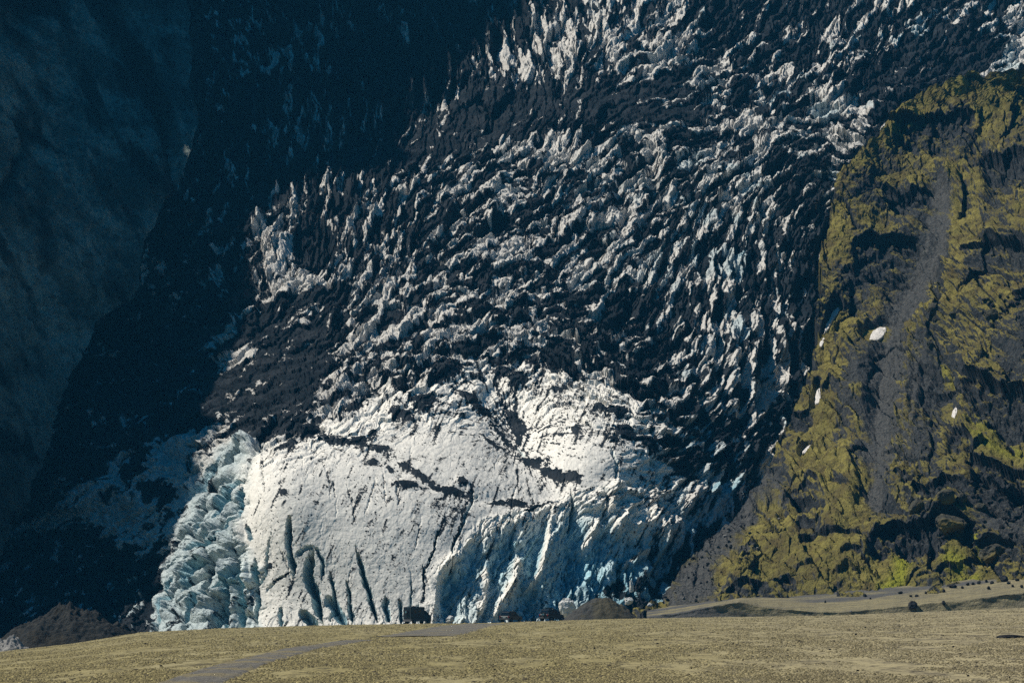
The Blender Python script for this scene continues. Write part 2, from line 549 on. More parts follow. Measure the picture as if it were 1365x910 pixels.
ang = ang + 17 * fbm(U / 60, V / 50, 3, 35)
LW = 16 * fbm(U / 95, V / 80, 3, 36)
H = np.zeros(U.shape, F32)          # relief in photo pixels of the place it stands
QC = np.zeros(U.shape, F32)         # per-blade random for the dirt
WS = np.zeros(U.shape, F32); STR = np.zeros(U.shape, F32)
for i, th in enumerate((-22, 10, 35, 60, 85, 112)):
    w = np.clip(1 - np.abs(ang - th) / 30, 0, 1)
    w = w * w * (3 - 2 * w)
    if i == 0: w = np.where(ang < -22, 1, w)
    if i == 5: w = np.where(ang > 112, 1, w)
    c, s_ = math.cos(math.radians(th)), -math.sin(math.radians(th))
    wa = 7 * gn(U / 24, V / 24, 40 + i) + 2 * gn(U / 8, V / 8, 45 + i); wb = 5 * gn(U / 26, V / 26, 60 + i) + 2 * gn(U / 8, V / 8, 65 + i) + LW
    a = (U + wa) * c + (V + wb) * s_
    b = -(U + wa) * s_ + (V + wb) * c      # across, grows down/right
    f1, f2, ra, rb, rc, ox, oy = voro(a / 28, b / 10.5, 100 + i)
    h = 9 * (ra - 0.45) + 15 * (0.25 + 0.75 * rb) * oy + 7 * (rc - 0.5) * ox
    h -= 5 * np.exp(-(f2 - f1) / 0.07)
    g1, g2, qa, qb, qc, px, py = voro(a / 12 + 7, b / 4.2, 140 + i)
    h2_ = 4.2 * (qa - 0.45) + 7.0 * (qb - 0.1) * py + 3 * (qc - .5) * px - 2.2 * np.exp(-(g2 - g1) / 0.08)
    st = 1.3 * ridged(a / 40, b / 3.6, 2, 170 + i)
    H += w * (h + h2_ + st)
    STR += w * fbm(a / 16, b / 2.4, 3, 210 + i)
    sw = b / 21 + 0.55 * fbm(U / 34, V / 34, 3, 240 + i) + 0.25 * gn(a / 30, b / 30, 245 + i)
    sw = sw - np.floor(sw)
    saw = np.where(sw < 0.72, sw / 0.72, (1 - sw) / 0.28)
    H += w * 9.0 * (saw - 0.5)
    QC += w * 0.30 * (saw - 0.5)
    QC += w * (0.5 * rc + 0.25 * qc + 0.25 * (0.5 + 0.8 * fbm(a / 22, b / 6, 3, 190 + i)))
    WS += w
H /= WS + 1e-4; STR /= WS + 1e-4; QC /= WS + 1e-4
qs_ = np.sort(QC.ravel()[::37]); QC = np.interp(QC, qs_, np.linspace(0, 1, len(qs_))).astype(F32)
BIG = fbm(U / 90, V / 70, 4, 11)
H += 9 * ridged(U / 70 + V / 160, V / 60, 3, 15) * 1.0
FINE = fbm(U / 9, V / 7, 4, 21)

amp = np.ones(U.shape, F32)
dsoft = S.region([(318, 645), (345, 620), (420, 605), (500, 570), (580, 560), (640, 545), (700, 540), (760, 555), (820, 575), (850, 610), (870, 660), (830, 740), (730, 822), (500, 850), (322, 850), (322, 700)], 55)
dsoft = np.where(U < 350, dome, np.minimum(dome, 0.45 + 0.55 * dsoft))
amp *= 1 - 0.97 * dsoft * (1 - 0.75 * rightwall)
amp *= 1 - 0.35 * lefdark
amp *= 1 - 0.75 * flank
amp *= 1 + 0.8 * shadowtop * sstep(300, 520, U)
ashband = S.region([(420, 190), (520, 170), (600, 130), (680, 105), (820, 120), (920, 105), (940, 180), (860, 170), (740, 165), (660, 195), (560, 230), (450, 235)], 14)
debris = S.region([(270, 560), (280, 500), (330, 440), (360, 395), (430, 392), (470, 410), (440, 470), (420, 560), (380, 590), (320, 600)], 12)
amp *= 1 - 0.55 * ashband
amp *= 1 - 0.45 * debris
D = H * amp * 0.92
D += (1 - dome * 0.8) * (2.0 * FINE + 1.6 * ridged(U / 8, V / 6, 3, 23))
D += dome * (2.2 * fbm(U / 70, V / 40, 5, 31) + 0.2 * fbm((U * 0.9 + V * 0.3) / 6, (V * 0.9 - U * 0.3) / 20, 3, 33))

f1, f2, ra, rb, rc, ox, oy = voro((U * 0.5 - V * 0.87 + 4 * FINE) / 62, (V * 0.5 + U * 0.87 + 4 * FINE) / 30, 230)
g1, g2, qa, qb, qc, px, py = voro((U * 0.9 - V * 0.4 + 3 * FINE) / 13, (V * 0.9 + U * 0.4) / 10, 231)
D *= 1 - 0.8 * flank
D += flank * (15 * (ra - 0.5) + 15 * rb * oy + 9 * (rc - 0.3) * ox - 13 * np.exp(-(f2 - f1) / 0.07) + 2 * (qa - 0.5) + 3 * qb * py - 1.2 * np.exp(-(g2 - g1) / 0.1) + 0.8 * FINE)
BLK = 8 * (ra - 0.5) + 9 * rb * oy + 5 * (rc - .5) * ox - 4 * np.exp(-(f2 - f1) / 0.08)
D += (1 - dome) * (1 - flank) * 1.3 * BLK * sstep(-0.1, 0.25, fbm(U / 110, V / 90, 2, 232))

# --- dirt fraction; at upper left it also carries painted shade
frac = np.full(U.shape, 0.60, F32)


def reg(pts, val, soft=12):
    global frac
    m = S.region(pts, soft)
    frac = frac * (1 - m) + val * m


reg([(230, -80), (720, -80), (700, 40), (600, 110), (560, 160), (520, 230), (420, 250), (370, 260), (330, 280), (340, 420), (280, 440), (150, 450), (180, 200)], 0.84)  # the cliff's cast shade is put into the colour here as extra dirt
reg([(340, 260), (420, 255), (540, 230), (580, 300), (540, 360), (470, 395), (420, 395), (360, 390), (350, 330)], 0.68)
reg([(352, 310), (372, 300), (392, 330), (420, 375), (440, 385), (430, 395), (360, 392)], 0.12, 6)
reg([(385, 300), (440, 295), (452, 340), (430, 365), (400, 345)], 0.97, 8)
reg([(270, 20), (350, 15), (430, 60), (430, 100), (280, 110)], 0.7)
reg([(750, -20), (900, -20), (910, 100), (840, 110), (760, 95), (740, 40)], 0.40)
reg([(660, 65), (730, 75), (800, 110), (760, 130), (690, 120), (640, 95)], 0.45)
reg([(900, -80), (1150, -80), (1130, 40), (1080, 60), (1000, 60), (920, 30)], 0.85)
reg([(1080, 60), (1120, 20), (1250, 0), (1340, -20), (1340, 40), (1250, 50), (1150, 80), (1100, 110)], 0.58)
reg([(1120, 90), (1250, 60), (1340, 50), (1345, 140), (1240, 140), (1150, 200), (1120, 150)], 0.93)
reg([(955, 110), (1060, 80), (1140, 130), (1170, 170), (1130, 210), (1060, 180), (960, 190)], 0.47)
reg([(1075, 122), (1120, 120), (1160, 150), (1160, 180), (1120, 205), (1090, 170)], 0.22, 8)
reg([(420, 190), (520, 170), (600, 130), (680, 105), (820, 120), (920, 105), (940, 180), (860, 170), (740, 165), (660, 195), (560, 230), (450, 235)], 0.90)
reg([(600, 215), (760, 190), (830, 200), (830, 270), (720, 275), (610, 260)], 0.38)
reg([(760, 190), (1050, 190), (1060, 330), (900, 400), (780, 400), (740, 300)], 0.47)
reg([(1030, 200), (1110, 230), (1100, 430), (1080, 520), (1020, 620), (985, 610), (1040, 500), (1060, 330)], 0.88)
reg([(720, 400), (830, 380), (920, 400), (930, 470), (900, 520), (840, 520), (780, 490), (730, 460)], 0.80)
reg([(930, 400), (1000, 430), (1060, 420), (1055, 500), (1000, 560), (930, 580), (890, 520)], 0.42)
reg([(900, 520), (960, 560), (1010, 560), (1020, 620), (960, 660), (900, 600)], 0.78)
reg([(270, 560), (280, 500), (330, 440), (360, 395), (430, 392), (470, 410), (440, 470), (420, 560), (380, 590), (320, 600)], 0.93)
reg([(280, 470), (340, 460), (350, 480), (290, 500)], 0.35, 6)
reg([(440, 480), (560, 470), (640, 450), (700, 470), (640, 500), (560, 520), (480, 560), (420, 560)], 0.42)
reg([(560, 340), (720, 320), (700, 440), (580, 470), (480, 480), (470, 420)], 0.47)
reg([(1335, 30), (1360, -20), (1460, -60), (1460, 130), (1300, 110), (1330, 80)], 0.3, 6)
DOMEF = fbm(U / 20, V / 12, 4, 62)
reg(DOME, 0.05, 8)
reg([(190, 850), (200, 790), (230, 720), (245, 670), (290, 600), (330, 585), (345, 600), (325, 640), (322, 720), (345, 760), (345, 850)], 0.07, 12)
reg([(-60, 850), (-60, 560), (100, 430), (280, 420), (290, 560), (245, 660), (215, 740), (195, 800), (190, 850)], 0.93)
reg([(20, 715), (60, 680), (110, 645), (180, 635), (215, 690), (250, 660), (270, 600), (310, 570), (310, 600), (250, 690), (190, 740), (120, 690), (60, 710)], 0.14)
reg([(210, 590), (270, 575), (310, 600), (240, 650), (200, 640)], 0.10)
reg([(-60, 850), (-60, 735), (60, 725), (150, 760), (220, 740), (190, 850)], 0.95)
reg([(760, 640), (900, 640), (1000, 640), (960, 690), (860, 740), (760, 740)], 0.22)
reg([(600, 740), (760, 720), (900, 720), (930, 740), (850, 850), (590, 850)], 0.20)
reg([(800, 775), (880, 760), (930, 720), (960, 720), (880, 850), (760, 850)], 0.75)

frac = frac + 0.30 * (1 - dome) * (1 - flank) * (ra - 0.5) * sstep(-0.25, 0.1, fbm(U / 110, V / 90, 2, 232)) * (frac > 0.3) * (frac < 0.85)
frac = frac + 0.06 * (1 - dome) * (frac > 0.3) * sstep(640, 450, V) + 0.06 * sstep(260, 60, V) * (frac > 0.3)
dirt_shade = 1 / (1 + np.exp(-np.clip((frac - QC) * 9 + 2.0 * FINE + 4.5 * STR * (1 - flank), -9, 9)))
dirt_shade = dirt_shade * (1 - dome) + dome * 0.12
dirt_shade = dirt_shade.astype(F32)
blue = np.zeros(U.shape, F32)
blue += 0.45 * flank + 0.4 * rightwall * S.region([(590, 740), (760, 690), (1000, 640), (960, 740), (850, 850), (590, 850)], 14) + 0.4 * lefdark  # right wall's shade is partly put into the colour as darker blue
blue += 0.35 * S.region([(900, 330), (1010, 330), (1000, 380), (930, 370)], 10) + 0.3 * S.region([(900, 560), (1000, 600), (980, 660), (900, 660)], 12)
blue += 0.4 * (1 - dome) * sstep(0.1, 0.4, fbm(U / 60, V / 40, 3, 77)) * sstep(700, 1000, U)

# --- traced features: crevasses in the snout
crev = np.zeros(U.shape, F32)
bl2 = np.zeros(U.shape, F32); THIN = np.zeros(U.shape, F32); rng1 = random.Random(12)


def crevasse(pts, w, depth, b=1.0):
    S.stroke(crev, pts, w * 0.85, -depth, 'v', 0.9, True, 0.05)
    S.stroke(bl2, pts, w * 0.85, b, 'flat', 0.9, True, 0.05)


for pts, w, dp in [
    ([(388, 690), (386, 715), (390, 745), (393, 772)], 5.5, 24), ([(395, 743), (408, 733), (420, 728)], 4, 12),
    ([(419, 728), (411, 768), (420, 795), (432, 836)], 8, 26), ([(400, 812), (412, 826), (425, 836)], 8, 16), ([(433, 792), (448, 812), (462, 836)], 9, 16),
    ([(475, 726), (484, 767), (494, 800), (503, 832)], 4.5, 22), ([(513, 792), (516, 832)], 5, 14),
    ([(326, 650), (318, 690)], 6, 16), ([(322, 742), (325, 790), (322, 838)], 6, 26), ([(341, 735), (345, 790), (342, 838)], 4, 20), ([(333, 700), (338, 722)], 4, 12),
    ([(300, 760), (306, 800), (300, 838)], 5, 18),
    ([(337, 792), (352, 772), (366, 702)], 2.0, 8), ([(440, 760), (446, 790), (441, 836)], 3, 12), ([(462, 770), (467, 800), (471, 836)], 3.5, 14), ([(532, 796), (536, 836)], 3.5, 12), ([(372, 806), (376, 838)], 3, 10), ([(420, 728), (431, 748), (428, 775)], 3.5, 12), ([(546, 770), (549, 800), (545, 812)], 2, 6),
]: crevasse(pts, w, dp * 1.5, 0.85)
for pts, w, dp in [
    ([(354, 788), (366, 776), (386, 764)], 2, 5), ([(588, 699), (578, 730), (569, 757), (562, 801)], 2, 5), ([(629, 655), (628, 675), (603, 729), (600, 748)], 2.6, 8), ([(640, 662), (629, 668)], 2, 5),
    ([(685, 699), (682, 746)], 2.5, 10), ([(560, 800), (557, 835)], 2, 4), ([(730, 665), (700, 683), (660, 700)], 2, 5),
    ([(763, 648), (765, 680), (762, 705)], 3.5, 14), ([(800, 650), (806, 668), (803, 690)], 4, 14), ([(830, 640), (850, 660), (868, 690)], 3, 9), ([(813, 600), (822, 622), (816, 650)], 3, 10), ([(850, 590), (872, 620), (880, 650)], 4, 12), ([(690, 585), (700, 600)], 2, 5),
]: crevasse(pts, w, dp, 0.35)
for k in range(34):
    u0 = rng1.uniform(350, 800); v0 = rng1.uniform(560, 760)
    L = rng1.uniform(18, 60); sl = (u0 - 470) / 900 * -1.0 + rng1.uniform(-0.25, 0.35)
    pts = [(u0 + sl * L * t + rng1.uniform(-1.5, 1.5), v0 + L * t) for t in (0, 0.33, 0.66, 1)]
    S.stroke(crev, pts, 1.5, -rng1.uniform(0.4, 1.6), 'v'); S.stroke(THIN, pts, 1.3, rng1.uniform(0.1, 0.4), 'g', 0.8)
for k in range(26):
    u0 = rng1.uniform(400, 840); v0 = rng1.uniform(520, 690); L = rng1.uniform(14, 50); sl = rng1.uniform(0.1, 0.6)
    pts = [(u0 + L * t, v0 + sl * L * t + rng1.uniform(-1.5, 1.5)) for t in (0, 0.33, 0.66, 1)]
    S.stroke(THIN, pts, 1.4, rng1.uniform(0.1, 0.4), 'g', 0.8)
# deep fluted front to the right: valleys, then the bright spines between them
for pts, w, dp in [
    ([(640, 716), (626, 760), (600, 790), (596, 838)], 13, 34), ([(604, 752), (590, 790), (600, 838)], 12, 26), ([(683, 700), (668, 743), (650, 790), (640, 838)], 15, 36),
    ([(731, 682), (712, 736), (706, 790), (690, 838)], 18, 38), ([(767, 668), (765, 736), (750, 790), (740, 838)], 17, 40), ([(800, 690), (790, 750), (800, 838)], 20, 34),
    ([(842, 720), (836, 770), (840, 838)], 22, 34), ([(892, 720), (880, 765), (862, 838)], 20, 30),
]:
    S.stroke(crev, pts, w, -dp * 0.5, 'g'); S.stroke(bl2, pts, w * 1.0, 0.6, 'g')
for pts, w, dp in [
    ([(612, 735), (582, 770), (575, 835)], 8, 8), ([(646, 755), (648, 785), (634, 828)], 7, 12), ([(690, 740), (685, 776), (654, 828)], 6, 13), ([(735, 690), (721, 763), (699, 790)], 4.5, 14),
    ([(796, 692), (777, 738)], 8, 13), ([(850, 680), (825, 705), (815, 712)], 9, 12), ([(885, 690), (850, 712), (835, 718)], 9, 12), ([(905, 705), (870, 722)], 12, 12), ([(868, 736), (845, 742), (832, 752)], 4, 8), ([(820, 640), (806, 690)], 7, 10), ([(870, 650), (862, 700)], 8, 10), ([(930, 650), (905, 690)], 9, 12),
]:
    S.stroke(crev, pts, w * 1.3, dp * 1.6, 'ridge'); S.stroke(bl2, pts, w * 0.9, -1.2, 'g')
# left flank: tumbled blue blocks
for u_, v_, ru, rv, a_, ro in [(332, 598, 12, 9, 16, 0.3), (300, 638, 26, 9, 15, -0.5), (292, 662, 24, 9, 14, -0.5), (312, 715, 15, 28, 14, 0.1), (295, 725, 18, 18, 12, 0), (268, 705, 24, 9, 12, -0.3), (275, 745, 26, 12, 12, -0.5), (250, 765, 12, 16, 13, 0.2),
                               (255, 800, 20, 10, 12, -0.3), (285, 800, 22, 9, 14, -0.6), (225, 815, 16, 12, 12, 0), (272, 822, 20, 9, 9, 0), (210, 800, 8, 12, 10, 0.2), (330, 790, 7, 40, 9, 0.0), (312, 800, 6, 40, 8, 0.05), (308, 770, 10, 26, 9, 0), (205, 630, 20, 26, 10, 0.2), (255, 600, 30, 18, 10, 0.2), (120, 665, 45, 16, 12, -0.4), (175, 655, 25, 20, 10, 0.5), (165, 730, 25, 9, 9, -0.1)]:
    S.blob(crev, u_, v_, ru, rv, a_ * 1.0, ro)
for pts, w, dp in [([(330, 640), (300, 665), (285, 690), (262, 712)], 6, 22), ([(318, 690), (290, 720), (250, 735)], 6, 20), ([(285, 750), (262, 760), (245, 790)], 6, 20), ([(300, 775), (270, 800), (240, 832)], 7, 22), ([(320, 755), (302, 800), (288, 838)], 6, 22), ([(300, 610), (270, 640), (248, 668)], 6, 18), ([(235, 770), (218, 800), (208, 838)], 6, 18)]:
    S.stroke(crev, pts, w, -dp, 'v', 0.9); S.stroke(bl2, pts, w, 0.5, 'flat', 0.9)
for pts, w, dp in [([(320, 652), (300, 690), (262, 722)], 5, 10), ([(302, 702), (255, 748)], 5, 10), ([(312, 735), (266, 748)], 5, 9), ([(256, 772), (226, 800), (206, 836)], 5, 10), ([(292, 790), (262, 822)], 5, 10), ([(302, 735), (306, 785)], 5, 10), ([(336, 590), (318, 612), (300, 630)], 5, 10)]:
    S.stroke(crev, pts, w, dp, 'ridge', 0.8)
S.blob(crev, 418, 330, 30, 36, -20, 0.2); S.blob(crev, 372, 345, 14, 45, 10, 0.1)
WR = np.zeros(U.shape, F32)
for pts, w in [([(345, 285), (352, 310), (358, 350), (366, 388)], 5), ([(366, 388), (400, 392), (432, 386), (462, 372), (480, 345)], 5), ([(400, 268), (392, 290), (384, 320)], 4), ([(452, 330), (470, 300), (492, 262)], 4), ([(480, 345), (488, 310), (510, 275)], 4), ([(478, 345), (470, 320), (462, 290)], 3), ([(520, 330), (530, 290), (545, 250)], 4), ([(500, 340), (520, 320), (540, 310)], 3)]:
    S.stroke(WR, pts, w, 1.0, 'g', 1.1)
    S.stroke(crev, pts, w * 1.2, 7, 'ridge', 1.1)
# long troughs and ribs in the icefall
for pts, w, dp in [([(960, 400), (958, 470), (965, 560)], 6, 14), ([(985, 460), (990, 520), (985, 600)], 6, 14), ([(1025, 430), (1020, 500), (1005, 560)], 8, 16), ([(925, 470), (935, 560), (950, 620)], 7, 14), ([(870, 190), (872, 260), (850, 330)], 7, 12), ([(960, 360), (1010, 368)], 8, 10), ([(820, 250), (835, 290), (820, 330)], 8, 12)]:
    S.stroke(crev, pts, w, -dp, 'g')
for pts, w, dp in [([(940, 425), (945, 470)], 12, 10), ([(975, 440), (975, 530)], 9, 12), ([(1000, 450), (998, 560)], 9, 12), ([(1042, 425), (1035, 480)], 8, 13), ([(925, 490), (930, 570)], 7, 10), ([(905, 580), (945, 650), (960, 690)], 7, 12)]:
    S.stroke(crev, pts, w, dp, 'ridge')
rng0 = random.Random(4)
# the bowl between the two domes, its converging runnels
for u0, v0 in [(620, 515), (640, 505), (655, 505), (668, 505), (700, 505), (718, 510), (735, 525), (755, 535), (775, 545), (800, 556), (610, 530), (600, 550)]:
    S.stroke(crev, [(u0, v0), ((u0 + 692) / 2, (v0 + 578) / 2 - 2), (692 + rng0.uniform(-9, 9), 578 - rng0.uniform(0, 18))], rng0.uniform(1.5, 3), -rng0.uniform(0.6, 1.8), 'v', 1.2)
DU = np.zeros(U.shape, F32)
for u_, v_, ru, rv, a_, ro in [
    (496, 624, 7, 7, 5, 0), (505, 605, 12, 4, 3, .3), (540, 630, 9, 4, 3, .6), (560, 643, 12, 5, 4, .7), (578, 654, 8, 3.5, 3, .6), (541, 655, 17, 5, 5, .2), (520, 633, 8, 3.5, 2, .8), (600, 660, 15, 5, 4, .15), (615, 649, 9, 4, 4, .4), (688, 671, 11, 5, 4, 0.1), (665, 673, 9, 4, 3, 0), (733, 624, 13, 6, 4, .3), (709, 607, 16, 5, 3, .1), (763, 634, 8, 5, 4, .2), (745, 630, 10, 4, 2, .4),
    (593, 497, 20, 14, 10, -0.1), (562, 535, 19, 8, 6, .1), (533, 557, 15, 8, 7, .2), (559, 547, 9, 5, 4, .2), (498, 584, 8, 4, 4, -.3), (480, 592, 10, 3, 3, -.2), (640, 543, 26, 5, 4, .45), (668, 575, 26, 5, 5, .75), (622, 530, 10, 4, 3, .5), (684, 550, 14, 4, 4, 1.2), (692, 562, 10, 4, 4, 1.3), (655, 590, 20, 4, 4, .45), (690, 508, 13, 7, 6, .3), (668, 495, 12, 6, 5, .2), (768, 576, 6, 5, 5, 0), (821, 552, 12, 6, 5, .1), (833, 580, 15, 10, 6, .5), (862, 596, 14, 9, 6, .6), (743, 525, 9, 4, 4, 0), (800, 548, 9, 4, 3, .2), (818, 590, 7, 4, 4, .3),
    (455, 530, 16, 6, 5, -.2), (470, 545, 14, 5, 4, -.2), (520, 505, 16, 5, 5, .1), (545, 490, 18, 6, 5, .1), (470, 505, 20, 5, 5, -.1), (410, 580, 14, 6, 5, .3), (450, 595, 22, 5, 4, .2), (385, 600, 18, 5, 3, -.4), (620, 470, 26, 8, 9, 0.1), (655, 420, 22, 9, 9, 0.2), (690, 425, 14, 9, 8, 0.2), (650, 455, 20, 7, 7, .2), (360, 755, 4, 4, 1, 0), (382, 664, 4, 3.5, 2, 0)]:
    S.blob(DU, u_, v_, ru * 0.9, rv * 0.9, 1.2, ro, 1.6, 1.0, 1); S.blob(DU, u_ + 0.5 * ru, v_ + 0.4 * rv, ru * 1.9, rv * 1.7, 0.36, ro, 1.2, 1.0, 1)
    S.blob(crev, u_, v_, ru * 1.2, rv * 1.2, a_ * 0.5, ro, 1.4, 0.8)
S.stroke(DU, [(410, 575), (470, 595), (510, 610), (560, 645), (600, 662), (650, 672), (700, 672), (760, 668), (830, 665)], 5, 0.28, 'g', 1.8, False)
S.stroke(DU, [(690, 600), (735, 622), (770, 640), (790, 660)], 6, 0.28, 'g', 1.8, False)
for pts in ([(588, 699), (569, 757), (562, 801)], [(629, 655), (603, 729)], [(366, 776), (386, 764)], [(730, 665), (700, 683)], [(692, 580), (660, 505)], [(692, 580), (685, 520)]):
    S.stroke(DU, pts, 2.2, 0.7, 'g', 0.8, False)
LOBE = np.zeros(U.shape, F32)
S.stroke(LOBE, [(400, 660), (500, 640), (600, 640)], 75, 13, 'g', 0.6, False)
S.stroke(LOBE, [(770, 570), (810, 600)], 55, 6, 'g', 0.6, False)
S.stroke(LOBE, [(640, 490), (675, 545), (692, 590), (730, 640), (760, 680)], 32, -14, 'g', 0.6)
S.stroke(LOBE, [(430, 590), (540, 640), (620, 665), (700, 672)], 11, -4, 'g', 0.8)
# dirty crest where the domes pass into the icefall
edge = np.exp(-((S.region([(0, 0)] * 3, 1) * 0 + dome - 0.5) / 0.35) ** 2)
DU += 0.35 * edge * (V < 600) * sstep(-0.2, 0.3, FINE)

DU0 = np.zeros(U.shape, F32); S.blob(DU0, 418, 330, 27, 32, 1.0, 0.2)
dirt_shade = np.clip(dirt_shade + DU0 - 0.9 * np.clip(WR * (0.7 + FINE), 0, 1), 0, 1)
F2N = fbm(U / 5, V / 3.5, 5, 61, 0.65)
DUN = sstep(0.30, 0.85, DU + 1.1 * F2N * sstep(0.02, 0.3, DU)) + 0.25 * np.clip(DU, 0, 0.6)
dirt_shade = np.clip(dirt_shade + dome * THIN * (0.8 + F2N) + DUN - 0.25 * np.clip(bl2, 0, 1) * dome, 0, 1)
# grey runnel streaks down the dome
stre = fbm(U / 7 + 0.35 * V / 7, V / 60, 3, 55)
SPK = fbm(U / 2.6, V / 2.0, 2, 57); ST2 = fbm((U * 0.85 + V * 0.5) / 3.2, (V * 0.85 - U * 0.5) / 22, 3, 58)
dirt_shade = dirt_shade + dome * (0.30 * (1 - dsoft) * sstep(-0.2, 0.3, STR) + 0.5 * (1 - dsoft) * sstep(0.1, 0.3, DOMEF) + 0.22 * sstep(-0.1, 0.5, stre + 0.4 * BIG) + 0.30 * sstep(0.1, 0.5, ST2) + 0.9 * sstep(0.42, 0.62, SPK + 0.25 * BIG + 0.12 * stre))
dirt_shade = dirt_shade + dome * 0.07 * sstep(-0.05, 0.35, fbm((U * 0.9 + V * 0.42) / 26, (V * 0.9 - U * 0.42) / 150, 4, 66, 0.6)) + dome * 0.05 * sstep(0.0, 0.4, fbm(U / 70, V / 40, 3, 67))
TH = np.arctan2(V - 578, U - 690); RR = np.hypot(U - 690, V - 578)
RAD = fbm(TH * 13, RR / 60, 4, 63, 0.6)
dirt_shade = dirt_shade + dome * 0.75 * sstep(0.0, 0.45, RAD) * np.exp(-RR / 130)
dirt_shade = dirt_shade + dome * 0.35 * sstep(0.05, 0.4, fbm((U + 0.45 * V) / 4.5, (V - 0.45 * U) / 70, 4, 64, 0.6)) * sstep(-0.2, 0.3, fbm(U / 80, V / 60, 3, 65))
dirt_shade = np.clip(dirt_shade, 0, 1)
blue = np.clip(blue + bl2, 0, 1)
crev *= 1 + 0.15 * FINE
D = D + crev + LOBE

DIR = N0 + np.array([-0.10, -0.45, 0.05]); DIR /= np.linalg.norm(DIR, axis=-1, keepdims=True)
P = P0 + DIR * (D * mpx)[..., None]
glacier = structure(grid_mesh('glacier', P, M_ICE, {'dirt_shade': dirt_shade, 'blue': blue, 'dome': dome}, smooth=False))
GP = P

# ------------------------------------------------------------------ cliff in its own shade on the left
vb = np.array([-60, 0, 60, 120, 190, 230, 260, 300, 350, 380, 400, 430, 480, 520, 560, 620, 690, 730, 760, 860], float)
ub = np.array([262, 252, 252, 255, 262, 245, 225, 205, 186, 180, 178, 125, 100, 82, 70, 45, 20, 0, -20, -60], float)
CY = TPS([(262, -60, 1120), (252, 0, 1070), (255, 120, 965), (262, 190, 905), (215, 270, 870), (180, 380, 835), (125, 430, 815), (70, 560, 770), (20, 690, 742), (-20, 760, 725), (-60, 860, 700),
          (0, 0, 920), (0, 300, 790), (0, 500, 755), (-120, 0, 830), (-120, 300, 740), (-120, 700, 690), (-120, 860, 670), (100, 0, 1010), (100, 120, 925), (100, 300, 835), (-120, -60, 870), (0, -60, 960), (120, -60, 1070)], 0.01)
vr = np.arange(-25, 860, 1.5)
nc = 360
ubr = np.interp(vr, vb, ub) + 13 * fbm(vr / 45, vr * 0 + 3.3, 6, 5, 0.62)
tcol = np.linspace(0, 1, nc)
CU = -160 + (ubr[:, None] + 160) * tcol[None]
CV = np.repeat(vr[:, None], nc, 1)
CYY = CY.direct(CU, CV)
CPt = at(CU, CV, CYY)
CN = normals(CPt); CN *= np.sign(CN[..., 0:1] - CN[..., 1:2])
strat = (CU * 0.88 + CV * -0.48)           # streaks run down to the right
along = (CU * 0.48 + CV * 0.88)
cd = 13 * (fbm(strat / 42, along / 150, 5, 301, 0.6)) + 11 * ridged(strat / 26, along / 80, 5, 302, 0.6) + 4.0 * ridged(strat / 8, along / 20, 4, 303)
for pts, w, a_ in [([(112, 0), (150, 60), (200, 110), (225, 190), (235, 260)], 10, -16), ([(150, 0), (190, 60), (215, 120), (250, 215)], 7, 8), ([(20, 170), (55, 185), (75, 205)], 5, -7), ([(0, 260), (15, 230), (30, 190)], 8, -7), ([(85, 90), (120, 140), (140, 165)], 5, -6), ([(40, 350), (100, 400), (120, 430)], 10, -7), ([(0, 40), (50, 10)], 25, -14)]:
    d, sd, t = seg_dist(CU + 4 * fbm(CU / 20, CV / 20, 3, 9), CV, pts)
    cd += a_ * np.exp(-(d / w) ** 2)
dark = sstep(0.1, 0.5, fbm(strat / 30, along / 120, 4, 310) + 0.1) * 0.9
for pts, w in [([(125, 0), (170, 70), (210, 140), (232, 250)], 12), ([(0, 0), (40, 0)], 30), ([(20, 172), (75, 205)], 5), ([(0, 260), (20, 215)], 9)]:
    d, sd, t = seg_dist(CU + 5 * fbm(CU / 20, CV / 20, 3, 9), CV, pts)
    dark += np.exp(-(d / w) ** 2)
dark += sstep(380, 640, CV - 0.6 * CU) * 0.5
CPt = CPt + CN * (cd * CYY / FPX)[..., None]
# the rim that throws the shade: from every point of the shade's edge on the ice, back towards the sun
edge_pts = [(-60, 860), (150, 845), (196, 835), (215, 770), (245, 690), (292, 575), (285, 520), (335, 440), (335, 300), (380, 260), (520, 230), (560, 150), (640, 90), (730, 0), (800, -90)]
rim = []
XR = -235.0
for (u_, v_) in edge_pts:
    p = at(u_, v_, float(GY.direct(u_, v_)))
    t = (p[0] - XR) / -SUN[0]
    rim.append(p + SUN * t)
rim = np.array(rim)
rim = rim[np.argsort(rim[:, 1])]
far = rim[-1] + np.array([0, 160, 70]); near = rim[0] + np.array([-25, -70, -95])
rim = np.vstack([near, rim, far])
yy = np.linspace(rim[0, 1], rim[-1, 1], nc)
rz = np.interp(yy, rim[:, 1], rim[:, 2]); k_ = np.ones(9) / 9
rz = np.convolve(np.pad(rz, 4, 'edge'), k_, 'valid')
rz += 15 * fbm(yy / 28, yy * 0, 5, 71, 0.65)
rx = XR + 6 * fbm(yy / 60, yy * 0 + 2, 3, 72)
rimP = np.stack([rx, yy, rz], -1)
up = []
for s_ in np.linspace(1, 0, 50)[:-1]:
    q = CPt[0] * (1 - s_) + rimP * s_
    j = np.stack([fbm(tcol * 9, tcol * 0 + s_ * 6, 4, 80 + i) * 14 * math.sin(s_ * math.pi) for i in range(3)], -1)
    q[:, 2] -= 22 * math.sin(s_ * math.pi)
    up.append(q + j)
back = [rimP + np.array([-40 * k, 0, -60 * k]) for k in (5, 4, 3, 2, 1, 0.3)]
fold = 14
body = np.concatenate([np.array(back), np.array(up), CPt], 0)
edge_c = body[:, -1]
fl = np.stack([edge_c + np.array([-2.0, 1, -0.6]) * k * k * 0.9 for k in range(1, fold)], 1)
body = np.concatenate([body, fl], 1)
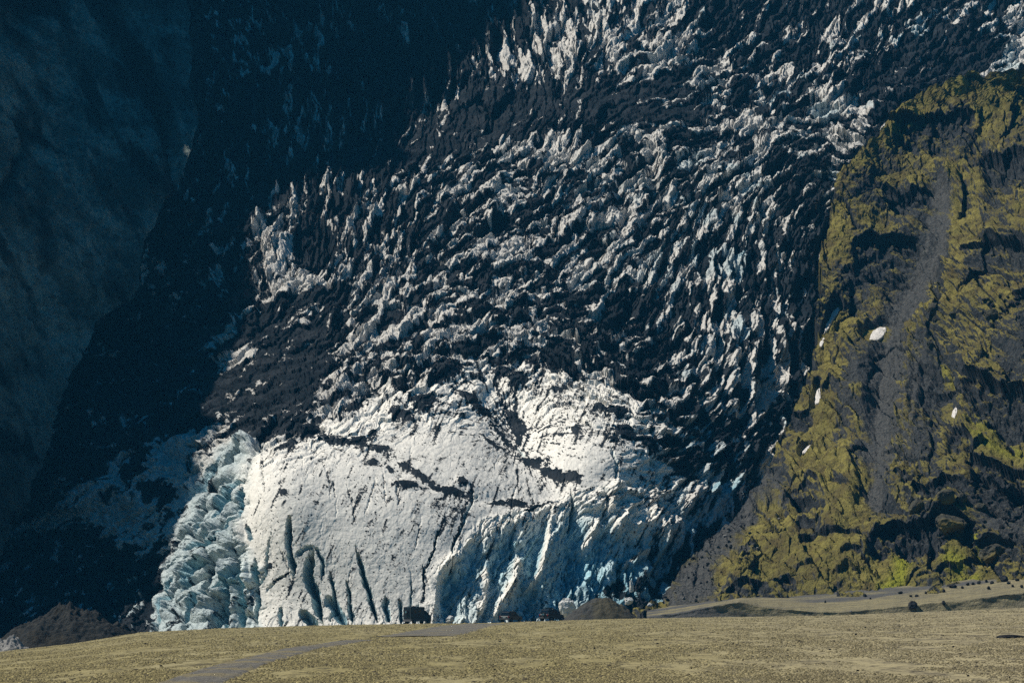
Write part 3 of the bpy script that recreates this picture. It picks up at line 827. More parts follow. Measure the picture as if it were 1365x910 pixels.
dk = np.zeros(body.shape[:2]); dk[len(back) + len(up):, :nc] = np.clip(dark, 0, 1)
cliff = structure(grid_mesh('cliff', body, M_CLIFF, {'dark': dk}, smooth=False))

# ------------------------------------------------------------------ mossy hill on the right
hb = [(20, 1560), (60, 1450), (95, 1365), (100, 1320), (112, 1290), (125, 1272), (140, 1235), (160, 1203), (180, 1182), (200, 1165), (225, 1140), (250, 1118), (275, 1110), (300, 1104), (330, 1098), (350, 1091), (375, 1098), (400, 1097), (430, 1090), (455, 1092), (480, 1082), (520, 1072), (560, 1048), (585, 1040), (620, 1030), (645, 1010), (680, 985), (700, 962), (715, 940), (745, 915), (775, 890), (800, 872), (815, 860), (830, 850), (850, 840)]
HYT = TPS([(860, 825, 640), (950, 820, 636), (1100, 805, 632), (1250, 785, 630), (1365, 770, 625), (1480, 765, 620), (1450, 850, 608), (1000, 850, 625),
           (940, 725, 678), (1030, 640, 728), (1080, 520, 778), (1095, 400, 818), (1110, 280, 868), (1165, 200, 898), (1270, 125, 932), (1365, 95, 958), (1480, 60, 985),
           (1050, 740, 660), (1150, 700, 668), (1300, 720, 646), (1350, 700, 640), (1150, 600, 718), (1250, 600, 692), (1365, 600, 672), (1180, 470, 778), (1300, 470, 742), (1400, 470, 722), (1200, 330, 838), (1300, 330, 797), (1400, 330, 772), (1250, 220, 882), (1365, 220, 852), (1365, 140, 928)], 0.01)
vr = np.arange(40, 850, 1.25)
nc = 430
hb_ = np.array(hb, float)
ubr = np.interp(vr, hb_[:, 0], hb_[:, 1])
ubr += 7 * fbm(vr / 22, vr * 0 + 1.7, 6, 405, 0.6)
tc = np.linspace(0, 1, nc)
HU = (ubr[:, None] + (1470 - ubr[:, None]) * tc[None]).astype(F32)
HV = np.repeat(vr[:, None], nc, 1).astype(F32)
HY = HYT.direct(HU, HV)
HP0 = at(HU, HV, HY)
HN = normals(HP0); HN *= np.sign(-HN[..., 1:2])
hm = (HY / FPX).astype(F32)
w1 = 10 * fbm(HU / 40, HV / 40, 5, 411, 0.6); w2 = 10 * fbm(HU / 40, HV / 40, 5, 412, 0.6)
A_, B_ = HU + w1, HV + w2
# lumps, ledges and blocks
f1, f2, ra, rb, rc, ox, oy = voro((A_ * 0.86 + B_ * 0.5) / 62, (-A_ * 0.5 + B_ * 0.86) / 40, 420)
HD = 16 * (ra - 0.5) - 15 * oy * rb + 12 * ox * (rc - 0.5) + 3 * (1 - f1) - 4 * np.exp(-(f2 - f1) / 0.10)
f1, f2, ra2, rb2, rc2, ox, oy = voro((A_ * 0.9 + B_ * 0.42) / 19, (-A_ * 0.42 + B_ * 0.9) / 13, 421)
HD += 5 * (ra2 - 0.5) - 5 * oy * rb2 + 4 * ox * (rc2 - 0.5) + 0.8 * (1 - f1) - 1.6 * np.exp(-(f2 - f1) / 0.10)
HD += 33 * fbm(A_ / 110, B_ / 100, 3, 422) + 6 * ridged(A_ / 34, B_ / 24, 5, 423) + 2.0 * ridged(A_ / 9, B_ / 7, 4, 425) + 2.4 * fbm(HU / 8, HV / 6, 5, 424, 0.6)
scree = np.zeros(HU.shape); mossb = np.zeros(HU.shape); brt = np.zeros(HU.shape); flat = np.zeros(HU.shape)


def hs(dst, pts, w, a_, kind='g', warp=0.6):
    d, sd, t = seg_dist(HU + warp * w1, HV + warp * w2, pts)
    x = d / w
    if kind == 'g': f = np.exp(-x * x)
    elif kind == 'flat': f = 1 - sstep(0.75, 1.15, x)
    elif kind == 'ridge': f = np.exp(-x)
    dst += a_ * f


def ledge(pts, drop, w):
    """an overhang along pts (left to right): the ground below it is cut back"""
    p = np.array(pts, float)
    vl = np.interp(HU, p[:, 0], p[:, 1]) + 8 * fbm(HU / 22, HV * 0 + pts[0][0], 5, 430, 0.6)
    d = HV - vl
    tp = sstep(p[0, 0] - 6, p[0, 0] + 8, HU) * (1 - sstep(p[-1, 0] - 8, p[-1, 0] + 6, HU))
    f = np.where(d > 0, (1 - sstep(w * 0.8, w * 1.25, d)) * (0.6 + 0.4 * np.exp(-d / w)), 0) * sstep(-1, 2, d)
    f = f * (0.45 + 0.75 * sstep(-0.5, 0.5, fbm(HU / 16, HV / 12, 3, 431)))
    globals()['HD'] = HD - 0.8 * drop * tp * f
    globals()['HD'] = HD + 0.35 * drop * tp * np.exp(-(np.where(d <= 0, d, 99) / 10) ** 2)
    globals()['mossb'] = mossb - 0.5 * tp * f


# gully with grey scree
gul = [(1258, 262), (1252, 330), (1225, 372), (1205, 405), (1192, 440), (1182, 500), (1172, 580), (1166, 660)]
hs(HD, gul, 20, -12); hs(scree, gul, 17, 1.2, 'flat', 1.3); hs(flat, gul, 13, 0.85, 'g', 1.3); hs(mossb, gul, 17, -0.8, 'g', 1.3)
for k in range(14):
    u0 = 1165 + k * 5.5
    hs(HD, [(u0 + 45 - 2 * k, 380 + 3 * k), (u0 + 18, 450), (u0 + 4, 540), (u0 - 6, 650)], 2.2, 2.6 * (1 if k % 2 else -1.2), 'ridge', 1.1)
for pts in ([(1250, 330), (1212, 380), (1195, 440)], [(1190, 440), (1180, 540), (1175, 640)], [(1200, 430), (1190, 560)]): hs(HD, pts, 4, 5, 'ridge', 0.9)
hs(HD, [(1300, 190), (1268, 238), (1254, 290), (1235, 345), (1205, 380)], 9, 10); hs(HD, [(1266, 250), (1266, 380), (1255, 440)], 10, 10)
hs(HD, [(1225, 420), (1208, 500), (1200, 600)], 10, 7); hs(mossb, [(1225, 420), (1208, 500), (1200, 560)], 9, 0.5)
# ribs of yellow moss and grey aprons on the lower left
for pts in ([(1135, 470), (1112, 520), (1092, 590)], [(1110, 430), (1098, 470), (1088, 540)], [(1150, 540), (1130, 600), (1100, 650)], [(1180, 600), (1150, 640), (1120, 690)]):
    hs(HD, pts, 12, 7); hs(mossb, pts, 10, 0.42)
hs(scree, [(1225, 400), (1205, 480), (1195, 560), (1190, 640)], 22, 0.8); hs(mossb, [(1215, 430), (1205, 500), (1195, 580)], 20, -0.3); hs(scree, [(1150, 480), (1140, 560), (1120, 620)], 22, 0.5); hs(mossb, [(1155, 500), (1150, 560)], 20, -0.35)
hs(scree, [(1230, 470), (1215, 560), (1235, 640)], 18, 0.4); hs(mossb, [(1230, 480), (1225, 600)], 22, -0.45)
for pts, w in [([(1162, 450), (1180, 440)], 14), ([(1118, 408), (1098, 446)], 7), ([(1092, 516), (1088, 540)], 7), ([(1079, 594), (1070, 604)], 6), ([(1275, 543), (1270, 556)], 6)]: hs(flat, pts, w, 0.9, 'flat', 0.2)
fan = [(1010, 660), (955, 730), (930, 780), (900, 830)]
for pts, w, a_ in [([(1165, 185), (1230, 160), (1290, 128), (1370, 105)], 20, .45), ([(1112, 290), (1130, 250), (1170, 200)], 14, .3), ([(1100, 345), (1125, 300), (1180, 300)], 18, .25), ([(1290, 230), (1275, 300), (1280, 420)], 22, .2), ([(1330, 250), (1370, 280)], 18, .25), ([(1320, 320), (1360, 360)], 20, .2), ([(1120, 440), (1105, 540), (1075, 620)], 18, .3), ([(1030, 660), (1080, 640), (1140, 690)], 24, .25)]:
    hs(mossb, pts, w, a_)
hs(scree, fan, 36, 1.1, 'flat', 1.2); hs(mossb, fan, 33, -0.8, 'g', 1.2); hs(flat, fan, 36, 0.75, 'flat', 1.0); hs(mossb, [(1010, 700), (975, 760), (985, 800)], 22, 0.35); hs(mossb, [(1040, 730), (1110, 720), (1150, 780)], 26, 0.3)
hs(mossb, [(876, 806), (888, 812)], 9, 0.8)
# yellow mossy ground
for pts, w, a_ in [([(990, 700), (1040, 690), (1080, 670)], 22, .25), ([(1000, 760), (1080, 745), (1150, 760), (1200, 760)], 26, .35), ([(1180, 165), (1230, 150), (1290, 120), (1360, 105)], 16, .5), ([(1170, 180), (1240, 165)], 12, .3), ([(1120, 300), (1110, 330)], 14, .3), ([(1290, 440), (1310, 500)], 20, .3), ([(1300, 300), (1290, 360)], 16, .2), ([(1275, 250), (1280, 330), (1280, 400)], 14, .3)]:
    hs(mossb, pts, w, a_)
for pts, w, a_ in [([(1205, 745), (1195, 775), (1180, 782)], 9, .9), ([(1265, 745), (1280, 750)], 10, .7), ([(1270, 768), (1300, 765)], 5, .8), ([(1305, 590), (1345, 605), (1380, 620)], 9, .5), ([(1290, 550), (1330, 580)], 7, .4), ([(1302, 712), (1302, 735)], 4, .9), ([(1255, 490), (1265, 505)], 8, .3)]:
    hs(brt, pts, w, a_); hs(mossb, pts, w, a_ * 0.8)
hs(scree, [(1330, 690), (1370, 700)], 30, .6); hs(mossb, [(1330, 680), (1380, 700)], 30, -.4)
hs(mossb, [(1340, 470), (1370, 480)], 26, -.25)
# traced overhangs and dark faces
for pts, dr, w in [
    ([(1140, 322), (1165, 318), (1200, 322), (1225, 320)], 24, 62), ([(1165, 178), (1200, 172), (1250, 168), (1300, 170)], 16, 42), ([(1285, 118), (1330, 112), (1380, 116)], 10, 20), ([(1310, 208), (1345, 212), (1390, 215)], 22, 62), ([(1122, 366), (1134, 362), (1145, 370)], 9, 18),
    ([(1180, 252), (1215, 262), (1245, 255)], 12, 22), ([(1285, 340), (1320, 325), (1370, 335)], 12, 26), ([(1345, 385), (1370, 382), (1400, 388)], 12, 22), ([(1240, 515), (1258, 520), (1270, 515)], 10, 12),
    ([(1285, 495), (1310, 505), (1335, 520), (1370, 530), (1420, 540)], 30, 60), ([(1262, 560), (1280, 575), (1300, 595)], 20, 38), ([(1300, 615), (1330, 625), (1380, 640), (1420, 645)], 20, 36), ([(1310, 640), (1340, 650), (1400, 660)], 18, 45),
    ([(1160, 714), (1190, 706), (1240, 704), (1270, 690), (1300, 700)], 24, 32), ([(1300, 722), (1325, 716), (1352, 722)], 20, 24), ([(1240, 755), (1270, 752), (1305, 744)], 8, 12), ([(1120, 737), (1140, 735), (1150, 738)], 10, 10),
    ([(1040, 672), (1060, 664), (1085, 672)], 14, 20), ([(1055, 660), (1080, 650), (1100, 655)], 10, 14), ([(985, 686), (1000, 682), (1012, 686)], 8, 10), ([(985, 730), (1000, 724), (1012, 730)], 14, 22), ([(990, 752), (1000, 748), (1008, 752)], 10, 12), ([(1030, 772), (1050, 768), (1062, 774)], 8, 14), ([(1110, 765), (1130, 758), (1150, 762)], 10, 20), ([(968, 796), (1000, 786), (1020, 792)], 10, 14), ([(1060, 690), (1080, 700), (1095, 696)], 9, 14),
    ([(1208, 660), (1222, 650), (1240, 660)], 14, 20), ([(1240, 652), (1265, 646), (1290, 655)], 14, 16), ([(1050, 548), (1065, 552), (1082, 545)], 8, 14), ([(1100, 530), (1112, 520), (1125, 526)], 8, 14), ([(1185, 640), (1200, 630), (1215, 640)], 8, 14)]:
    ledge(pts, dr, w)
HD = HD * (1 - 0.8 * np.clip(flat, 0, 1)) + np.clip(flat, 0, 1) * (2.2 * fbm(HU / 6, HV / 12, 4, 440) + 3 * fbm(HU / 14, HV / 60, 3, 441) - 7)
HDIR = HN + np.array([-0.1, -0.35, 0.1]); HDIR /= np.linalg.norm(HDIR, axis=-1, keepdims=True)
HP = HP0 + HDIR * (HD * hm)[..., None]
n2 = normals(HP); n2 *= np.sign((n2 * HN).sum(-1, keepdims=True))
moss = 0.53 + 1.1 * (n2[..., 2] - 0.62) + 0.75 * fbm(HU / 70, HV / 60, 4, 450) + mossb + 0.15 * (ra2 - 0.5)
first = HP[:, :1]
kk = np.arange(1, 26)[::-1]
foldP = first + (np.array([0.10, 1.0, -0.12])[None, None] * (kk[None, :, None] ** 1.5) * 1.3)
HPF = np.concatenate([foldP, HP], 1)
pd = lambda x: np.concatenate([np.repeat(x[:, :1], 25, 1), x], 1)
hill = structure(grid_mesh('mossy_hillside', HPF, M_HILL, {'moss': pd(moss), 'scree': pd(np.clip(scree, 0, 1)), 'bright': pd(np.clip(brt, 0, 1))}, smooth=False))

# ------------------------------------------------------------------ field in front
cu_ = np.array([-400, -150, 0, 100, 190, 300, 420, 540, 660, 780, 900, 1000, 1100, 1230, 1365, 1500, 1800], float)
cv_ = np.array([900, 882, 868, 857, 842.5, 836.5, 833, 831, 829.5, 825.5, 822.5, 821.5, 820, 815, 809, 804, 795])
cy_ = np.array([420, 430, 450, 480, 520, 560, 585, 600, 605, 605, 605, 600, 598, 592, 585, 580, 575], float)


def field_z(u, Yd):
    vc = np.interp(u, cu_, cv_); yc = np.interp(u, cu_, cy_)
    zc = at(u, vc, yc)[..., 2]
    zn = at(u, 932.0 + 0 * u, 100.0)[..., 2]
    z = zn + (zc - zn) * (Yd - 100) / (yc - 100)
    over = np.clip(Yd - yc, 0, None)
    z = np.where(Yd > yc, zc - 0.12 * sstep(0, 14, over) - 0.02 * over, z)
    z = np.where(Yd < 100, zn + 0.2 * (1 - Yd / 100), z)
    return z


uf = np.concatenate([np.linspace(-1500, -70, 60)[:-1], np.arange(-70, 1440, 1.5), np.linspace(1440, 2900, 60)[1:]])
yf = np.concatenate([np.linspace(5, 95, 12)[:-1], 1 / np.linspace(1 / 95, 1 / 640, 420), np.geomspace(650, 3500, 40)])
FU, FY = np.meshgrid(uf, yf)
fz = field_z(FU, FY)
fx = (FU - W0 / 2) / FPX * FY
k1 = np.clip(FY / 300, 0.4, 1.6)
fz = fz + (0.03 * fbm(fx / 2.2, FY / 5, 3, 500) + 0.04 * fbm(fx / 9, FY / 16, 3, 501) + 0.10 * fbm(fx / 30, FY / 60, 3, 502) + 0.015 * ridged(fx / 1.1, FY / 1.1, 2, 503)) * k1 * (FY < 640) * (1 - 0.75 * sstep(-15, 5, FY - np.interp(FU, cu_, cy_)))
FP = np.stack([fx, FY, fz], -1)
grey = sstep(700, 1250, FU + 120 * fbm(fx / 20, FY / 30, 3, 505)) * 0.9
field = structure(grid_mesh('ground', FP, M_FIELD, {'grey': grey}, flip=False))


def sheet_sample(u, Yd):
    i = np.clip(np.interp(Yd, yf, np.arange(len(yf))), 0, len(yf) - 1.001); j = np.clip(np.interp(u, uf, np.arange(len(uf))), 0, len(uf) - 1.001)
    i0 = i.astype(int); j0 = j.astype(int); a = i - i0; b = j - j0
    return (FP[i0, j0, 2] * (1 - a) * (1 - b) + FP[i0 + 1, j0, 2] * a * (1 - b) + FP[i0, j0 + 1, 2] * (1 - a) * b + FP[i0 + 1, j0 + 1, 2] * a * b)


def bvh_of(Pg, step=1):
    Q = Pg[::step, ::step]
    nv, nu = Q.shape[:2]
    idx = np.arange(nv * nu).reshape(nv, nu)
    q = np.stack([idx[:-1, :-1], idx[1:, :-1], idx[1:, 1:], idx[:-1, 1:]], -1).reshape(-1, 4)
    return BVHTree.FromPolygons(Q.reshape(-1, 3).tolist(), q.tolist())


sub = (uf > -80) & (uf < 1450)
sy = (yf > 90) & (yf < 660)
BV_F = bvh_of(FP[sy][:, sub], 2)
BV_H = bvh_of(HP, 2)


def ray(u, v, bv):
    d = at(u, v, 1000.0) - CAM
    r = bv.ray_cast(Vector(CAM), Vector(d).normalized())
    return r[0], r[1]


# --- moss tufts and soil clods standing up out of the field
def tufts(n):
    g = np.random.default_rng(3)
    y = 1 / g.uniform(1 / 620, 1 / 95, n * 3)
    u = g.uniform(-60, 1430, n * 3)
    yc = np.interp(u, cu_, cy_)
    x = (u - W0 / 2) / FPX * y
    pat = fbm(x / 7, y / 45, 3, 520) + 0.6 * fbm(x / 1.8, y / 12, 2, 521)
    keep = (y < yc - 4) & (pat > g.uniform(-0.35, 0.65, n * 3)) & (road_gap(x, y) > g.uniform(-1.3, 0.4, n * 3))
    u, y, x, pat = u[keep][:n], y[keep][:n], x[keep][:n], pat[keep][:n]
    n = len(u)
    z = sheet_sample(u, y)
    r = g.uniform(0.03, 0.09, n) * (0.5 + y / 330) * (1 + 0.8 * (g.random(n) > 0.93)); h = r * g.uniform(0.2, 0.6, n)
    a0 = g.uniform(0, 6.28, n)
    k = 5
    V_ = np.zeros((n, k * 2 + 1, 3))
    for j in range(k):
        a = a0 + j * 2 * math.pi / k
        w = g.uniform(0.7, 1.3, n)
        V_[:, j] = np.stack([x + np.cos(a) * r * w, y + np.sin(a) * r * w, z - 0.06], -1)
        V_[:, k + j] = np.stack([x + np.cos(a) * r * 0.62 * w, y + np.sin(a) * r * 0.62 * w, z + h * g.uniform(0.5, 0.95, n)], -1)
    V_[:, 2 * k] = np.stack([x, y, z + h], -1)
    base = np.arange(n)[:, None] * (2 * k + 1)
    tris = []
    for j in range(k):
        b = (j + 1) % k
        tris += [[j, b, k + b], [j, k + b, k + j], [k + j, k + b, 2 * k]]
    T = (base[:, :, None] + np.array(tris)[None].reshape(1, 1, -1)).reshape(-1, 3).astype(np.int32)
    me = bpy.data.meshes.new('moss_tufts')
    me.vertices.add(n * (2 * k + 1)); me.vertices.foreach_set('co', V_.reshape(-1).astype(F32))
    me.loops.add(len(T) * 3); me.loops.foreach_set('vertex_index', T.ravel())
    me.polygons.add(len(T)); me.polygons.foreach_set('loop_start', np.arange(len(T), dtype=np.int32) * 3)
    at_ = me.attributes.new('shade', 'FLOAT', 'POINT'); at_.data.foreach_set('value', np.repeat(np.clip(g.random(n) - 0.35 * sstep(0.0, 0.5, fbm(x / 12, y / 80, 4, 530)), 0, 1), 2 * k + 1).astype(F32))
    at_ = me.attributes.new('grey', 'FLOAT', 'POINT'); at_.data.foreach_set('value', np.repeat(sstep(700, 1250, u) * 0.9, 2 * k + 1).astype(F32))
    me.update(calc_edges=True)
    me.materials.append(M_TUFT)
    o = bpy.data.objects.new('moss_tufts', me); COL.objects.link(o)
    o['kind'] = 'stuff'


def tuft_material():
    b = NB('moss_tuft')
    sh = b.attr('shade'); n1 = b.noise(3.0, 3, 0.6)
    c = b.mix(b.ramp(sh, 0.0, 0.7), (0.16, 0.138, 0.075), (0.37, 0.315, 0.15))
    c = b.mix(b.attr('grey'), c, b.mix(b.ramp(sh, 0.0, 0.7), (0.14, 0.12, 0.08), (0.36, 0.31, 0.19)))
    c = b.mix(b.ramp(sh, 0.80, 0.84), c, (0.07, 0.062, 0.05))
    b.color(b.mix(b.ramp(n1, 0.35, 0.7), c, (0.13, 0.11, 0.06))); b.rough(1.0)
    b.b.inputs['Specular IOR Level'].default_value = 0.0
    return b.m


M_TUFT = tuft_material()
ROADS = []


def road_gap(x, y):
    d = np.full(x.shape, 99.0)
    for c, w in ROADS:
        for k in range(0, len(c), 2):
            d = np.minimum(d, np.hypot(x - c[k, 0], y - c[k, 1]) - w)
    return d


# --- gravel track: two strips, the first dips out of sight behind a swell
def track(name, pts, wid):
    c = []
    for (u_, v_) in pts:
        h, _ = ray(u_, v_, BV_F)
        if h is not None: c.append(h)
    P_ = []
    for k in range(len(c) - 1):
        n = max(2, int((c[k + 1] - c[k]).length / 1.2))
        for t in range(n): P_.append(c[k].lerp(c[k + 1], t / n))
    P_.append(c[-1])
    P_ = np.array([tuple(p) for p in P_])
    for _ in range(40): P_[1:-1] = 0.5 * P_[1:-1] + 0.25 * (P_[:-2] + P_[2:])
    ROADS.append((P_, wid * 0.5))
    tg = np.gradient(P_[:, :2], axis=0); tg /= np.linalg.norm(tg, axis=1, keepdims=True)
    nr = np.stack([-tg[:, 1], tg[:, 0]], -1)
    s = np.linspace(-1, 1, 15)
    L = np.cumsum(np.r_[0, np.linalg.norm(np.diff(P_[:, :2], axis=0), axis=1)])
    w = wid * (0.5 + 0.10 * fbm(L / 5, L * 0, 3, 600))
    off = s[None] * w[:, None]
    X = P_[:, 0, None] + nr[:, 0, None] * off; Yq = P_[:, 1, None] + nr[:, 1, None] * off
    Z = sheet_sample(X / Yq * FPX + W0 / 2, Yq)
    Z = Z + 0.09 - 0.10 * np.abs(s[None]) ** 6 - 0.05 * np.exp(-((np.abs(s[None]) - 0.5) / 0.15) ** 2) + 0.02 * fbm(X, Yq, 3, 610)
    return structure(grid_mesh(name, np.stack([X, Yq, Z], -1), M_TRACK))


track('track', [(478, 853), (460, 855), (402, 864), (324, 884), (279, 900), (235, 916), (190, 935)], 2.8)
track('track', [(650, 831.5), (628, 833), (600, 838), (575, 844), (548, 848)], 9.0)

tufts(190000)

# ------------------------------------------------------------------ terrace under the hill
def terrace():
    u = np.arange(862, 1460, 1.5)
    bot = np.interp(u, [860, 940, 1000, 1100, 1180, 1230, 1300, 1365, 1460], [824, 823, 823, 822, 819, 816, 812, 808, 804])
    crest = np.interp(u, [860, 900, 930, 960, 985, 1010, 1050, 1080, 1120, 1165, 1200, 1240, 1280, 1330, 1365, 1460], [822, 818, 812, 806, 801, 808, 812, 815, 816, 812, 808, 804, 800, 794, 790, 782]) + 1.6 * fbm(u / 22, u * 0, 3, 700)
    top = np.interp(u, [860, 930, 990, 1050, 1150, 1250, 1365, 1460], [816, 806, 797, 796, 786, 777, 764, 755])
    top = np.minimum(top, crest - 2.0)
    rows = []
    for t in np.linspace(0, 1, 14): rows.append(at(u, bot + 5 - (5 + bot - crest) * t, 599 + 3.0 * t * (1 - 0.4 * t) + 0 * u))
    for t in np.linspace(0, 1, 46)[1:]: rows.append(at(u, crest + (top - crest) * t, 601 + 34 * t + 0 * u))
    for t in (1, 2, 3): rows.append(rows[-1] + np.array([0, 6.0, 0.2]))
    Q = np.array(rows)
    Q[..., 2] += 0.14 * fbm(Q[..., 0] / 2.5, Q[..., 1] / 2, 4, 701) + 0.16 * fbm(Q[..., 0] / 12, Q[..., 1] / 2.2, 3, 702)
    Q[..., 1] += 0.5 * fbm(Q[..., 0] / 5, Q[..., 2] / 2, 3, 703)
    return Q


TP = terrace()
structure(grid_mesh('gravel_terrace', TP, M_TERR, flip=True))
BV_T = bvh_of(TP)


# ------------------------------------------------------------------ heaps
def heap(name, u0, v0, ru, rv, Yd, mat, seed, depth=None, sharp=1.1, na=150, nr=70, jag=1.0):
    """a rubble cone: crown at photo height rv above its foot (u0, v0), half-width ru"""
    c = at(u0, v0, Yd); m = Yd / FPX
    R = ru * m; Hh = rv * m
    a = np.linspace(0, 2 * math.pi, na); r = np.linspace(0, 1.25, nr)
    A, Rr = np.meshgrid(a, r)
    rad = 1 + 0.10 * fbm(np.cos(A) * 1.5 + 3, np.sin(A) * 1.5 + seed, 3, seed)
    x = R * Rr * np.cos(A) * rad; y = (depth or R * 0.8) * Rr * np.sin(A) * rad
    h = Hh * np.clip(1 - Rr ** sharp, -0.4, 1)
    h = h + jag * Hh * 0.16 * fbm(x / R * 3 + seed, y / R * 3, 4, seed + 1) * np.clip(1.3 - Rr, 0, 1) + jag * 0.25 * fbm(x / 0.9, y / 0.9, 4, seed + 2)
    return grid_mesh(name, np.stack([c[0] + x, c[1] + y, c[2] + h], -1), mat, flip=False)


def soft_top(o, u_):
    return o


tag(heap('gravel_mound', 803, 831, 56, 34, 613, M_MOUND, 3, sharp=1.7, jag=1.2), 'rounded dark gravel mound at the foot of the glacier behind the cars', 'gravel mound')
tag(heap('rubble_mound', 95, 860, 108, 54, 560, M_RUBBLE, 8, sharp=1.25, jag=2.4, na=220, nr=110), 'large jagged brown rubble mound at the field edge below the shaded cliff', 'rubble mound')
tag(heap('rubble_heap', 12, 878, 46, 30, 500, M_PALE, 14, sharp=1.2, jag=2.2), 'small heap of pale grey stones beside the brown rubble mound', 'rubble heap')


# ------------------------------------------------------------------ rocks, ice blocks
def rock_mesh(name, mat, seed, sub=3, cuts=9, rough=0.12, sc=(1, 1, 1)):
    rng = random.Random(seed)
    bm = bmesh.new()
    bmesh.ops.create_icosphere(bm, subdivisions=sub, radius=1)
    planes = [(Vector((rng.gauss(0, 1), rng.gauss(0, 1), rng.gauss(0, 0.8))).normalized(), rng.uniform(0.55, 0.9)) for _ in range(cuts)]
    from mathutils import noise as mn
    for v in bm.verts:
        p = v.co.copy()
        for n, d in planes:
            e = p.dot(n) - d
            if e > 0: p -= n * e * 0.92
        p += v.co * rough * (mn.noise(v.co * 1.7 + Vector((seed * 3.1, 0, 0))) + 0.5 * mn.noise(v.co * 4.1 + Vector((0, seed * 1.3, 0))))
        v.co = Vector((p.x * sc[0], p.y * sc[1], p.z * sc[2]))
    for f in bm.faces: f.smooth = False
    me = bpy.data.meshes.new(name)
    bm.to_mesh(me); bm.free()
    me.materials.append(mat)
    return me


ROCKS = [rock_mesh('rock', M_ROCK, 20 + i) for i in range(5)]
PROCK = [rock_mesh('pale_rock', M_PALE, 30 + i) for i in range(3)]
MROCK = [rock_mesh('mossy_rock', M_MOSSROCK, 40 + i, 4, 8, 0.16) for i in range(4)]


def put(name, me, p, size, rz, label, cat, group=None, sink=0.25):
    o = bpy.data.objects.new(name, me)
    COL.objects.link(o)
    o.location = (p[0], p[1], p[2] + size[2] * (1 - sink) * 0.5)
    o.scale = tuple(s / 2 for s in size)
    o.rotation_euler = (0, 0, rz)
    return tag(o, label, cat, group)


rng = random.Random(5)


def stones(lst, bv, name, meshes, label, cat, group=None, sink=0.3):
    for i, (u_, v_, wpx, hpx) in enumerate(lst):
        h, n = ray(u_, v_, bv)
        if h is None: continue
        m = h.y / FPX
        lb = label(i) if callable(label) else label
        put(name, meshes[i % len(meshes)], h, (wpx * m, wpx * m * 0.9, hpx * m * 1.3), rng.uniform(0, 6.28), lb, cat, group, sink)


stones([(1216, 811, 15, 10)], BV_T, 'boulder', ROCKS, 'largest black boulder standing on the dark bank at the edge of the terrace', 'boulder')
stones([(1258, 806, 6, 6)], BV_T, 'boulder', ROCKS[1:], 'small upright black boulder on the dark bank beside the largest black boulder', 'boulder')
stones([(1270, 783, 13, 6), (1338, 775, 14, 8)], BV_T, 'boulder', ROCKS[2:], lambda i: ['squat dark boulder on the terrace under the bright yellow moss', 'dark boulder among small stones at the upper terrace edge'][i], 'boulder')
stones([(1153, 795, 6, 4), (1200, 791, 7, 3.5), (1214, 795, 4, 3), (1222, 795, 6, 3), (1234, 791, 4, 3), (1258, 789, 5, 4), (1290, 780, 5, 4), (1297, 779, 5, 4), (1305, 778, 6, 4), (1315, 776, 5, 4), (1322, 778, 6, 4), (1345, 778, 6, 3), (1356, 774, 6, 4), (1318, 785, 6, 4), (1350, 782, 5, 3), (1283, 784, 5, 3), (1362, 783, 6, 4), (1160, 798, 3, 2.5), (1100, 803, 4, 3)], BV_T, 'stone', ROCKS, 'small dark stone scattered on the gravel terrace below the mossy hillside', 'stone', 'stones on the terrace')
stones([(1134, 816, 5, 3)], BV_T, 'pale_stone', PROCK, 'single small pale stone at the foot of the dark bank', 'stone')
stones([(1346, 850, 44, 5)], BV_F, 'pit_slab', ROCKS[3:], 'long flat black slab standing in for a dark pit in the moss field near the right edge of the photo', 'rock', None, 0.5)  # black slab added to stand in for a dark pit in the field
fs = []
for i in range(46):
    fs.append((rng.uniform(20, 1350), 912 - 78 * rng.random() ** 1.2, rng.uniform(2.5, 5), rng.uniform(1.2, 2.4)))
fs = [q for q in fs if q[1] > np.interp(q[0], cu_, cv_) + 4]
stones(fs, BV_F, 'stone', ROCKS, 'small dark stone lying in the yellow-brown moss of the field', 'stone', 'stones on the field', 0.4)

# boulders on the hillside
for i, (u_, v_, w_, h_, lb) in enumerate([
    (1266, 700, 46, 30, 'huge dark angular boulder with a flat slanting top on the hillside foot'), (1326, 738, 46, 24, 'dark wedge-shaped boulder right of the bright yellow moss strip'), (1222, 676, 24, 22, 'steep dark boulder just left of the huge angular boulder'),
    (1262, 662, 34, 18, 'dark flat-topped boulder above the huge angular boulder'), (1282, 664, 18, 14, 'small dark boulder behind the flat-topped boulder'), (1245, 412, 20, 16, 'dark boulder in the scree gully above the mossy rib'), (1248, 425, 12, 9, 'small dark boulder just below the gully boulder'),
    (1270, 420, 14, 9, 'rounded boulder right of the gully on mossy ground'), (1322, 420, 22, 16, 'dark block in the rubble band high on the hillside'), (1240, 460, 12, 12, 'dark block beside the gully below the mossy rib'), (1308, 676, 20, 12, 'mossy boulder beside the huge angular boulder')]):
    h, n = ray(u_, v_ + h_ * 0.3, BV_H)
    if h is None: continue
    m = h.y / FPX
    put('boulder', MROCK[i % 4], h, (w_ * m, w_ * m * 0.8, h_ * m * 1.1), 0.4 * i, lb, 'boulder', None, 0.45)
fr = []
for i in range(70):
    t = rng.random()
    fr.append((1000 - 110 * t + rng.uniform(-35, 45), 690 + 125 * t + rng.uniform(-5, 10), rng.uniform(2.5, 6), rng.uniform(2, 4)))
stones(fr, BV_H, 'stone', ROCKS + PROCK[:1], 'grey stone lying on the gravel apron between glacier and mossy hillside', 'stone', 'stones on the gravel apron')
rb_ = []
